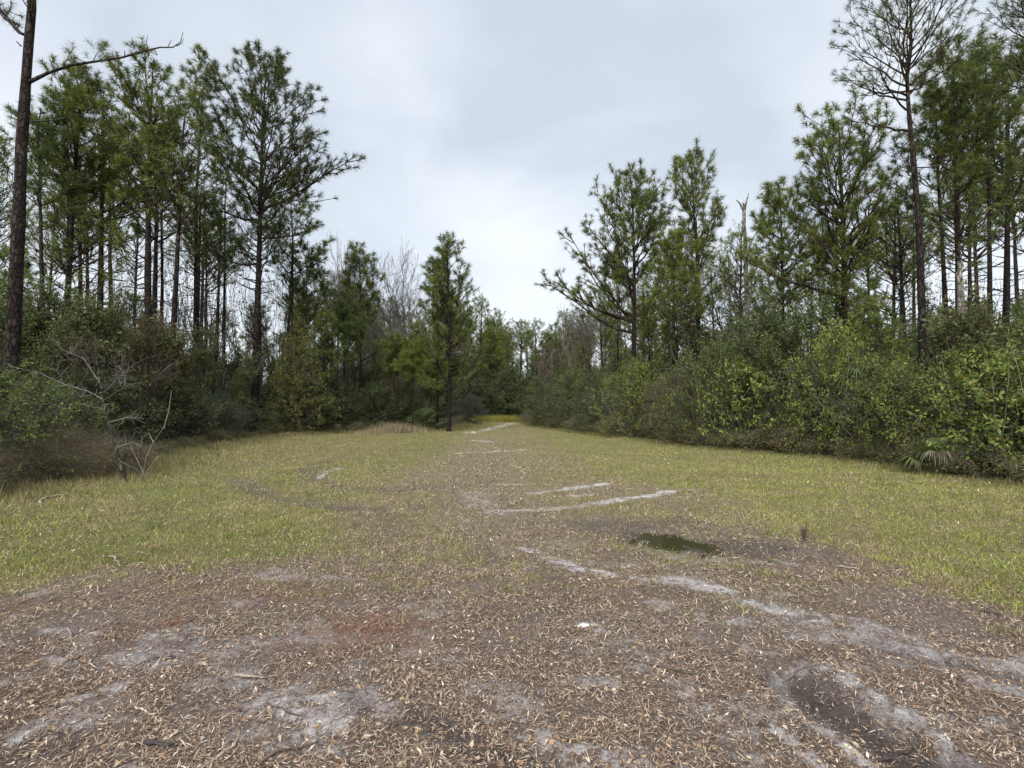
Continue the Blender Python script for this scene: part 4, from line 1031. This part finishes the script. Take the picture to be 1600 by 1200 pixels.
def ceil_py(px):      # highest row a background crown may reach, from the photograph's tree line
    return np.interp(px, [-200, 0, 60, 300, 380, 440, 500, 560, 640, 700, 760, 820, 860, 900, 1000, 1060, 1140, 1200, 1290, 1380, 1420, 1500, 1600, 1800],
                     [110, 120, 130, 150, 250, 300, 340, 430, 470, 455, 465, 490, 510, 470, 400, 370, 360, 330, 330, 280, 190, 120, 95, 90])
def clear_of_field(x, y, m):
    l, r = field_x(np.array([y])); return (x < l[0] - m) or (x > r[0] + m)
HT = {'tall0': 15.5, 'tall1': 14.5, 'tall2': 13.5, 'tall3': 16, 'young0': 8.5, 'young1': 7, 'mid0': 11, 'oak0': 6.5, 'oak1': 8.5, 'oak2': 5}
def place_bg(u, y, kinds, label, group, dmin, push=0, lo=.55, hi=1.15, m=2.2, spread=150):
    x = u * y; px = 800 + u * FPX
    if y < 50 and not clear_of_field(x, y, m): return False
    if not far_enough(x, y, dmin): return False
    k = rb.choice(kinds)
    hmax = at(px, float(ceil_py(px)) + push + rb.random() ** 1.2 * spread, y)[2]
    s = hmax / HT[k]
    if s < lo:
        k = 'mid0' if hmax > 6 else 'young0'; s = hmax / HT[k]
        if s < .4: k = 'young1'; s = max(.35, hmax / 7.)
    s = min(s, hi)
    sz = 'tall' if s * HT[k] > 12.5 else 'mid-height' if s * HT[k] > 9 else 'short'
    bg(k, x, y, s, '%s %s, %s' % (sz, label, near(px)), group); return True
for key, n, smp, kinds in ZONES:
    c = 0
    for t in range(1200):
        if c >= n: break
        u, y = smp()
        if place_bg(u, y, kinds, LABS[key], GRPS[key], 2.3): c += 1
c = 0
for t in range(1500):
    if c >= 84: break
    if place_bg(rb.uniform(-.40, .26), rb.uniform(52, 88), ['tall0', 'tall1', 'tall2', 'tall2', 'mid0', 'mid0'], 'far pine beyond the path end', 'far pines beyond the path', 2.0, -8, spread=70): c += 1
# understorey
for side, n, smp, lab, gp in [('L', 50, lambda: (rb.uniform(-1.1, -.15), rb.uniform(17, 44)), 'low evergreen oak in the left woods', 'small oaks under the left pines'),
                              ('R', 60, lambda: (rb.uniform(.10, 1.1), rb.uniform(16, 44)), 'low evergreen oak in the right woods', 'small oaks under the right pines'),
                              ('C', 44, lambda: (rb.uniform(-.32, .28), rb.uniform(46, 78)), 'small dark oak beyond the path end', 'small oaks below the far pines')]:
    c = 0
    for t in range(900):
        if c >= n: break
        u, y = smp(); x = u * y
        if y < 52 and not clear_of_field(x, y, 2.6): continue
        px = 800 + u * FPX
        if abs(u + .035) < .035 and y < 56: continue
        if not far_enough(x, y, 1.7): continue
        k = rb.choice(['oak0', 'oak1', 'oak2', 'young0', 'oak0', 'young1'])
        hmax = min(at(px, max(float(ceil_py(px)) + 60, 450), y)[2], HT[k] * 1.15)
        bg(k, x, y, max(.45, hmax / HT[k] * rb.uniform(.6, 1)), (lab if 'oak' in k else lab.replace('evergreen oak', 'young pine').replace('dark oak', 'young pine')) + ', ' + near(px),
           gp if 'oak' in k else gp.replace('small oaks', 'young pines')); c += 1
for side, n, lo_, hi_, y0_, y1_ in [('left', 22, -.95, -.2, 14, 26), ('right', 34, .12, .98, 12, 26)]:
    c = 0
    for t in range(900):
        if c >= n: break
        u, y = rb.uniform(lo_, hi_), rb.uniform(y0_, y1_); x = u * y; px = 800 + u * FPX
        if not clear_of_field(x, y, 2.6) or not far_enough(x, y, 1.5): continue
        k = rb.choice(['oak0', 'oak1', 'oak2']); hmax = at(px, rb.uniform(425, 520), y)[2]
        bg(k, x, y, max(.4, hmax / HT[k]), 'leafy understorey oak in the %s woods, %s' % (side, near(px)), 'understorey oaks of the %s woods' % side); c += 1
# slender leafless or thin-leaved young trees among the pines
def thin_tree(seed, H, K):
    return lambda label, loc, rz, group: make_broadleaf('background_thin_tree', label, 'tree', loc, np.random.default_rng(seed), H=H, depth=4, K=K, ln=.10, wd=.03, r0=.05, trunk_f=.4, up=.45, spread=.45, nb=(2, 4), ratio=.7, low=10, group=group, rz=rz,
                      ca=(.1, .09, .04), cb=(.14, .14, .06), col=(.12, .105, .09))
BGP['thin0'] = thin_tree(121, 9, 3); BGP['thin1'] = thin_tree(122, 8, 0); BGP['thin2'] = thin_tree(123, 10, 5); HT.update(thin0=9, thin1=8, thin2=10)
for side, n, lo_, hi_ in [('left', 34, -1.0, -.2), ('right', 22, .15, 1.0)]:
    c = 0
    for t in range(600):
        if c >= n: break
        u, y = rb.uniform(lo_, hi_), rb.uniform(18, 42); x = u * y; px = 800 + u * FPX
        if not clear_of_field(x, y, 2.0) or not far_enough(x, y, 1.2): continue
        k = rb.choice(['thin0', 'thin1', 'thin2']); hmax = at(px, max(float(ceil_py(px)) + 90, 330), y)[2]
        bg(k, x, y, min(1.25, hmax / HT[k]) * rb.uniform(.75, 1), '%s tree in the %s woods, %s' % ('slender bare' if k == 'thin1' else 'slender thin-leaved', side, near(px)), 'slender thin-leaved trees of the %s woods' % side); c += 1
# shrubs closing the floor beyond
for i in range(70):
    u = rb.uniform(-.28, .14); y = rb.uniform(53, 76); x = u * y
    bg(rb.choice(['oak0', 'oak1', 'oak1', 'young0']), x, y, rb.uniform(.9, 1.3), 'mid-height tree in the far wood, ' + near(800 + u * FPX), 'mid-height trees closing the far wood')
for i in range(90):
    u = rb.uniform(-.26, .16); y = rb.uniform(52, 72); x = u * y
    shrub(rb.choice(['dark', 'wax2', 'dark']), 'dim shrub beyond the bend of the path', x, y, rb.uniform(1.2, 2.0), rb.uniform(.8, 1.1), group='shrubs at the far end of the path')
for i in range(90):
    s_ = rb.choice([-1, 1]); u = s_ * rb.uniform(.2, 1.1); y = rb.uniform(20, 42); x = u * y
    if not clear_of_field(x, y, 3.5): continue
    shrub(rb.choice(['dark', 'dark', 'olive']), 'dim shrub on the floor of the %s woods' % ('left' if s_ < 0 else 'right'), x, y, rb.uniform(1.0, 1.6), rb.uniform(.7, 1.1), group='floor shrubs of the %s woods' % ('left' if s_ < 0 else 'right'))

# ------------------------------------------------------------------ grass, litter
rng = np.random.default_rng(2024)
def polar(n, r0, r1, a=54):
    r = np.exp(rng.uniform(math.log(r0), math.log(r1), n)); t = np.radians(rng.uniform(-a, a, n))
    return r * np.sin(t), r * np.cos(t), r
def blades(g, x, y, z, h, w, col, lean=.5):
    n = len(x); a = rng.random(n) * 6.28; lx = np.cos(a) * h * lean * (rng.random(n) * 1.4); ly = np.sin(a) * h * lean * (rng.random(n) * 1.4)
    b = rng.random(n) * 3.14; wx = np.cos(b) * w * .5; wy = np.sin(b) * w * .5
    V = np.stack([np.stack([x - wx, y - wy, z - .004], 1), np.stack([x + wx, y + wy, z - .004], 1), np.stack([x + lx, y + ly, z + h * (1 - .35 * rng.random(n))], 1)], 1).reshape(-1, 3)
    g.add(V, np.arange(n * 3).reshape(-1, 3), np.repeat(col, 3, 0))
def make_grass():
    x, y, r = polar(760000, 3.0, 44)
    sand, dark, grass, wood, wet, n_, fine = masks(x, y)
    keep = (rng.random(len(x)) < grass ** 1.3 * (.55 + .6 * n_)) & (wet < .35)
    x, y, r, n_, grass = x[keep], y[keep], r[keep], n_[keep], grass[keep]
    big = fbm(x, y, .5, 3, 401); b2 = fbm(x, y, 2.0, 3, 402)
    k = rng.random(len(x))
    green = np.array([.15, .19, .05]); lime = np.array([.29, .33, .065]); strw = np.array([.38, .32, .165]); brn = np.array([.2, .145, .08])
    leftbrown = sstep(-2, -7, x) * sstep(9, 17, y)
    dryp = np.clip(.16 + .5 * sstep(.5, .68, b2) + .75 * (1 - grass) + (big - .5) * .9 + leftbrown * .3 + sstep(22, 32, y) * .05, .08, .95)
    rightlime = sstep(0, 3, x) * .35
    c = np.where((k < dryp)[:, None], strw, np.where((rng.random(len(x)) < np.clip(.25 + b2 * .5 + rightlime, 0, 1))[:, None], lime, green))
    c = np.where((rng.random(len(x)) < .10 + .15 * leftbrown)[:, None], brn, c) * (.7 + .6 * rng.random((len(x), 1)))
    h = (.017 + .027 * rng.random(len(x))) * (.8 + .5 * big) * np.where(rng.random(len(x)) < .05, 2.0, 1) * (.7 + .7 * vnoise(x * 4, y * 4, 77)) * (1 + .35 * sstep(5, 9, np.abs(x)))
    w = .0045 + .00045 * r
    g = Geo(); blades(g, x, y, height(x, y), h, w, c, .9)
    o = link('grass', g.mesh('grass', M_grass)); o['kind'] = 'stuff'
    print('grass', len(x))
make_grass()
def make_tall_grass():
    g = Geo(); X = []; Y = []; H = []; Cc = []
    for E, side in ((FL, -1), (FR, 1)):
        P = edge_pts(E, .02)
        P = P[(P[:, 1] > 5) & (P[:, 1] < 50)]
        n = 30000 if side < 0 else 16000
        i = rng.integers(0, len(P), n); wdt = 1.3 if side < 0 else .5
        xx = P[i, 0] + side * (rng.normal(size=n) * wdt * .5 + .1); yy = P[i, 1] + rng.normal(size=n) * .3
        X.append(xx); Y.append(yy); cl = vnoise(xx * 2.2, yy * 2.2, 9)
        H.append((.08 + .22 * rng.random(n) * cl) * (1.2 if side < 0 else .8))
        k = rng.random((n, 1)); nearleft = sstep(12, 8, yy)[:, None] if side < 0 else 0
        a = np.array([.30, .245, .13]); b = np.array([.14, .155, .05])
        kk = (k < (.6 if side < 0 else .35)) ; Cc.append(np.where(kk, a, b) * (.65 + .6 * rng.random((n, 1))))
    for px, py, n, hh in [(612, 676, 900, .62), (598, 677, 500, .5), (632, 675, 500, .5), (575, 678, 250, .35), (655, 675, 250, .4)]:
        p = gnd(px, py); xx = p[0] + rng.normal(size=n) * .35; yy = p[1] + rng.normal(size=n) * .25
        X.append(xx); Y.append(yy); H.append(hh * (.5 + .7 * rng.random(n))); Cc.append(np.array([.34, .28, .17]) * (.7 + .5 * rng.random((n, 1))))
    for i in range(420):
        u = rng.uniform(-1, 1); yy0 = math.exp(rng.uniform(math.log(5), math.log(30))); xx0 = u * yy0
        l_, r_ = field_x(np.array([yy0])); ed = min(xx0 - l_[0], r_[0] - xx0)
        if ed < 0 or rng.random() > math.exp(-ed / 1.8) + .12: continue
        if masks(np.array([xx0]), np.array([yy0]))[2][0] < .45: continue
        n = 34; X.append(xx0 + rng.normal(size=n) * .05); Y.append(yy0 + rng.normal(size=n) * .05); H.append((.07 + .10 * rng.random()) * (.5 + .6 * rng.random(n)))
        Cc.append(np.where(rng.random((n, 1)) < rng.random(), [.33, .27, .14], [.17, .21, .055]) * (.7 + .5 * rng.random((n, 1))))
    # golden grass bank beyond the path bend
    n = 6000; u = rng.uniform(-.07, .01, n); yy = rng.uniform(43, 50, n); xx = u * yy
    X.append(xx); Y.append(yy); H.append(.25 + .35 * rng.random(n)); Cc.append(np.where(rng.random((n, 1)) < .5, [.3, .23, .06], [.19, .22, .05]) * (.7 + .5 * rng.random((n, 1))))
    x = np.concatenate(X); y = np.concatenate(Y); h = np.concatenate(H); c = np.concatenate(Cc)
    r = np.hypot(x, y)
    blades(g, x, y, height(x, y), h, .006 + .00055 * r, c, .4)
    o = link('tall_grass', g.mesh('tall_grass', M_grass)); o['kind'] = 'stuff'
make_tall_grass()

def chips(g, x, y, z, ln, wd, col, tilt=.35, curl=.2):
    n = len(x); a = rng.random(n) * 6.28; ca_, sa = np.cos(a), np.sin(a)
    t1 = rng.normal(size=n) * tilt; t2 = rng.normal(size=n) * tilt
    d = np.stack([ca_, sa, t1], 1) * ln[:, None] * .5; s = np.stack([-sa, ca_, t2], 1) * wd[:, None] * .5
    c = np.stack([x, y, z + .003 + np.abs(t1) * ln * .35 + rng.random(n) * .006], 1)
    up = np.array([0, 0, 1.]) * (curl * wd)[:, None]
    V = np.stack([c - d, c + s + up, c + d, c - s + up], 1).reshape(-1, 3)
    F0 = np.arange(n)[:, None] * 4
    g.add(V, np.concatenate([F0 + [0, 1, 3], F0 + [1, 2, 3]]), np.repeat(col, 4, 0))
def make_litter():
    x, y, r = polar(430000, 1.9, 22)
    sand, dark, grass, wood, wet, n_, fine = masks(x, y)
    cl = fbm(x, y, 3.0, 3, 501)
    dens = (.45 + .75 * sstep(.38, .66, cl)) * (1 - .72 * np.clip(sand * 1.6, 0, 1)) * (1 - .8 * dark) * (1 - .75 * grass) * (1 - sstep(13, 19, r) * .6)
    keep = (rng.random(len(x)) < dens) & (wet < .3)
    x, y, r, cl = x[keep], y[keep], r[keep], cl[keep]; n = len(x); k = rng.random(n)
    pal = np.array([[.36, .28, .20], [.24, .165, .115], [.50, .43, .34], [.11, .075, .055], [.29, .175, .12], [.16, .11, .08]])
    idx = rng.choice(6, n, p=[.22, .22, .10, .18, .10, .18]); c = pal[idx] * (.7 + .6 * rng.random((n, 1)))
    thin = rng.random(n) < .66
    ln = np.where(thin, .012 + .05 * rng.random(n) ** 1.8, .008 + .024 * rng.random(n) ** 1.3); wd = np.where(thin, .0025 + .003 * rng.random(n), ln * (.22 + .25 * rng.random(n)))
    wd = np.maximum(wd, .0011 * r); ln = ln * (1 + .04 * r)
    g = Geo(); chips(g, x, y, height(x, y), ln, wd, c)
    x2, y2, r2 = polar(150000, 1.9, 9)
    s2, d2, g2, w2, wt2, _, _ = masks(x2, y2)
    k2 = (rng.random(len(x2)) < (1 - .8 * np.clip(s2 * 1.3, 0, 1)) * (1 - .6 * d2) * (1 - .8 * g2)) & (wt2 < .3)
    x2, y2, r2 = x2[k2], y2[k2], r2[k2]; n2 = len(x2)
    chips(g, x2, y2, height(x2, y2), .006 + .012 * rng.random(n2), .002 + .004 * rng.random(n2) + .0004 * r2, np.where(rng.random((n2, 1)) < .7, [.075, .052, .04], [.33, .26, .19]) * (.6 + .8 * rng.random((n2, 1))))
    # reddish pine straw patches
    for px, py, m, sp in [(560, 985, 1100, .22), (430, 930, 500, .22), (320, 930, 450, .3), (1330, 880, 500, .5), (1480, 905, 500, .5), (110, 940, 400, .3), (270, 975, 150, .06), (640, 1000, 300, .25)]:
        p = gnd(px, py); xx = p[0] + rng.normal(size=m) * sp; yy = p[1] + rng.normal(size=m) * sp * .8
        l2 = .05 + .1 * rng.random(m)
        chips(g, xx, yy, height(xx, yy) + .004, l2, np.full(m, .0028), np.array([.22, .115, .075]) * (.6 + .8 * rng.random((m, 1))), .12)
    print('litter', n)
    o = link('leaf_litter', g.mesh('leaf_litter', M_litter)); o['kind'] = 'stuff'
make_litter()

# individual fallen leaves: a curled oak leaf with a midrib, shared by copies
def leaf_mesh(seed, col):
    r = np.random.default_rng(seed); g = Geo()
    t = np.linspace(0, 1, 7); w = np.array([.03, .5, .85, 1, .8, .45, .02]) * .3 * (1 + .15 * r.normal(size=7))
    z = .18 * (t - .5) ** 2 * 2 + .02; bendx = .08 * np.sin(t * 3)
    mid = np.stack([t - .5, bendx, z - .03], 1); lf = np.stack([t - .5, bendx + w, z + .12 * w * 3 * r.random()], 1); rt = np.stack([t - .5, bendx - w, z + .12 * w * 3 * r.random()], 1)
    V = np.concatenate([mid, lf, rt]); F = []
    for i in range(6): F += [[i, i + 1, 7 + i + 1, 7 + i], [i + 1, i, 14 + i, 14 + i + 1]]
    g.add(V, F, np.array(col))
    tubes(g, [(np.array([[-.5, 0, .06], [-.62, .01, .05], [-.72, .03, .03]]), np.array([.012, .01, .008]), np.array(col) * .6)], 3)
    return g.mesh('fallen_leaf', M_litter, True)
LM = [leaf_mesh(i, c) for i, c in enumerate([(.42, .34, .23), (.33, .25, .16), (.47, .40, .29), (.27, .18, .11), (.38, .24, .13), (.22, .15, .1)])]
def fallen():
    n = 0; tries = 0
    while n < 260 and tries < 4000:
        tries += 1
        px = rb.uniform(10, 1590); py = 1195 - (rb.random() ** 1.6) * 230
        p = gnd(px, py)
        zone = 'left' if px < 530 else ('middle' if px < 1070 else 'right')
        if zone == 'right' and rb.random() < .55: continue
        s = rb.uniform(.024, .048) * (1.15 if rb.random() < .2 else 1)
        ci = rb.randrange(6); o = bpy.data.objects.new('fallen_leaf', LM[ci]); COL.objects.link(o)
        o.location = (p[0], p[1], hz(*p) + .004); o.rotation_euler = (rb.gauss(0, .25), rb.gauss(0, .25), rb.random() * 6.28); o.scale = (s, s * rb.uniform(.7, 1.1), s)
        o['label'] = '%s fallen leaf lying in the %s of the foreground, %s' % (['tan', 'brown', 'cream', 'dark brown', 'orange-brown', 'blackish brown'][ci], zone, 'near the bottom edge' if py > 1110 else 'farther back'); o['category'] = 'leaf'; o['group'] = 'fallen oak leaves in the %s foreground' % zone
        n += 1
fallen()

# sticks
def stick(label, pts, r, col=(.10, .08, .07), twigs=(), lift=.012):
    P = [gnd(*p) for p in pts]; o = np.array([P[0][0], P[0][1], hz(*P[0])])
    root_pts = np.array([[p[0] - o[0], p[1] - o[1], hz(*p) - o[2] + r + lift * (i % 2)] for i, p in enumerate(P)])
    s = np.linspace(0, 1, len(P)); t = np.linspace(0, 1, 9); rg = np.random.default_rng(int(pts[0][0]))
    Q = np.stack([np.interp(t, s, root_pts[:, i]) for i in range(3)], 1); L_ = np.linalg.norm(Q[-1] - Q[0]); Q[1:-1, :2] += rg.normal(size=(7, 2)) * .02 * L_
    for i in range(9): Q[i, 2] = max(Q[i, 2], hz(Q[i, 0] + o[0], Q[i, 1] + o[1]) - o[2] + r * .7)
    g = Geo(); rad = r * np.linspace(1, .45, 9) * (1 + .15 * rg.normal(size=9)); tubes(g, [(Q, rad, col)], 7)
    g.add(np.vstack([g.v[0][:7], Q[0]]), [[i, (i + 1) % 7, 7] for i in range(7)], np.array(col) * 2.2)
    for (ti, px, py) in twigs:
        e = gnd(px, py); e = np.array([e[0] - o[0], e[1] - o[1], hz(*e) - o[2] + .012]); b = Q[ti]
        tubes(g, [(np.stack([b, (b + e) / 2 + [0, 0, .012], e]), np.array([r * .45, r * .35, r * .15]), col)], 5)
    me = g.mesh('stick', M_stick, True)
    ob = thing('fallen_stick', label, 'stick', tuple(o), data=me); return ob
stick('thin dark stick lying across brown litter right of the middle', [(1012, 1037), (1035, 1043), (1062, 1050), (1097, 1057)], .008)
stick('long crooked stick crossing the dark muddy tyre rut at the bottom right', [(1368, 1198), (1395, 1178), (1420, 1163), (1442, 1147)], .007, (.06, .05, .045))
stick('straight pale stick lying flat above the sandy patch on the left', [(366, 1054), (390, 1058), (412, 1056), (436, 1056)], .009, (.24, .2, .16))
stick('short thick charred stick with a pale broken end at the lower left', [(224, 1161), (240, 1163), (256, 1166), (272, 1167)], .012, (.045, .04, .038))
stick('curved pale stick standing out at the bottom left of the middle', [(330, 1190), (350, 1177), (366, 1166), (374, 1147)], .008, (.27, .22, .17))
stick('long thin brown stick running up to the sand at the bottom', [(404, 1192), (430, 1178), (462, 1170), (496, 1160)], .008, (.12, .085, .065), [(5, 470, 1180)])
stick('small angled white twig left of the sandy patches', [(212, 1103), (222, 1110), (232, 1114), (245, 1117)], .006, (.36, .32, .27), [(0, 220, 1092)])
stick('dark twig lying on the large pale sand patch', [(420, 1098), (438, 1106), (458, 1114), (476, 1118)], .005, (.07, .055, .045), [(4, 455, 1100)])
stick('forked twig between the straight pale stick and the sand', [(330, 1070), (345, 1080), (352, 1090), (370, 1097)], .006, (.13, .1, .08), [(3, 338, 1056)])
stick('curved reddish branch with straw around it in the left middle ground', [(560, 985), (580, 975), (597, 965), (604, 950)], .009, (.2, .13, .09), [(2, 575, 962)])
stick('twig with a raised end beside the stone at the top of the muddy rut', [(1222, 1060), (1240, 1055), (1260, 1050), (1278, 1046)], .006, (.16, .13, .11))
stick('short dark twig left of the muddy rut', [(1185, 1132), (1195, 1136), (1206, 1140)], .008, (.06, .05, .045))
stick('small twig lying in the middle of the dark muddy rut', [(1262, 1108), (1270, 1100), (1278, 1090)], .004, (.05, .04, .035))
stick('grey twig on the grass border at the right', [(1310, 880), (1325, 884), (1342, 882)], .009, (.27, .23, .19))
stick('dark twig in the litter below the puddle, farthest right', [(1200, 875), (1208, 877), (1222, 880)], .009, (.06, .05, .04))
stick('fallen dark branch in grass at the far right', [(1535, 958), (1550, 962), (1567, 965)], .012, (.07, .06, .05))
stick('pale bent branch in tall grass beside the brown brambles', [(62, 785), (72, 778), (90, 774), (108, 772)], .018, (.3, .27, .22))
stick('grey twig arching over the grass at the left', [(170, 872), (178, 884), (188, 890)], .012, (.25, .21, .17), lift=.05)
stick('thin stick left among the purple mud patches', [(105, 980), (110, 1000), (104, 1014)], .005, (.26, .22, .18))
stick('slim twig right of the charred stick, near the bottom edge', [(560, 1130), (590, 1140), (622, 1136)], .005, (.10, .075, .06))
stick('thin brown twig on the litter near the bottom middle', [(905, 1150), (930, 1156), (958, 1162)], .005, (.16, .11, .08))
stick('short dark twig above the bottom middle', [(862, 1120), (876, 1128), (884, 1136)], .006, (.07, .055, .045))

# stone, pale lump, weed stalk
def lump(name, label, cat, px, py, s, col, seed, mat=None):
    p = gnd(px, py); rg = np.random.default_rng(seed)
    bm = bmesh.new(); bmesh.ops.create_icosphere(bm, subdivisions=3, radius=1)
    k = rg.random(3) * 6
    for v in bm.verts:
        q = 1 + .16 * math.sin(v.co.x * 3 + k[0]) + .14 * math.sin(v.co.y * 4 + k[1]) + .1 * math.sin(v.co.z * 5 + v.co.x * 4 + k[2])
        v.co = Vector((v.co.x * s[0] * q, v.co.y * s[1] * q, max(v.co.z * q, -.4) * s[2]))
    me = bpy.data.meshes.new(name); bm.to_mesh(me); bm.free()
    for f in me.polygons: f.use_smooth = True
    me.materials.append(mat or base_mat(name, .85, .2, bump=(70, .01, .8), vary=.4, vscale=50, col=col))
    return thing(name, label, cat, (p[0], p[1], hz(*p) + s[2] * .3), rg.random() * 3, data=me)
import bmesh
lump('stone', 'small dark stone at the head of the muddy tyre rut', 'stone', 1270, 1054, (.022, .014, .018), (.09, .07, .06), 1)
lump('sand_clod', 'small pale lump of sand in the middle of the field foreground', 'clod', 912, 977, (.05, .03, .012), (.6, .6, .58), 2)
lump('pine_cone', 'dark pine cone lying in the litter left of the puddle track', 'pine cone', 1226, 856, (.03, .03, .03), (.07, .05, .04), 3)
def weed():
    p = gnd(1258, 845); o = (p[0], p[1], hz(*p)); root = thing('weed_stalk', 'small dark dried weed standing alone on the green grass right of the puddle', 'weed', o)
    rg = np.random.default_rng(8)
    for k in range(4):
        d = np.array([rg.normal() * .03, rg.normal() * .03, .12 + .09 * rg.random()])
        Q = np.stack([[0, 0, -.01], d * .5 + rg.normal(size=3) * .01, d]); g = Geo(); tubes(g, [(Q, np.array([.006, .005, .003]), (.1, .07, .06))], 5)
        leaves(g, rg, np.array([d, d * .8, d * .6, d * .4]), np.tile(d, (4, 1)), 9, .03, .008, .04, (.12, .085, .07), (.17, .12, .1), None, 0, .2, .008)
        link('stalk', g.mesh('stalk', M_twig, False), root)
weed()
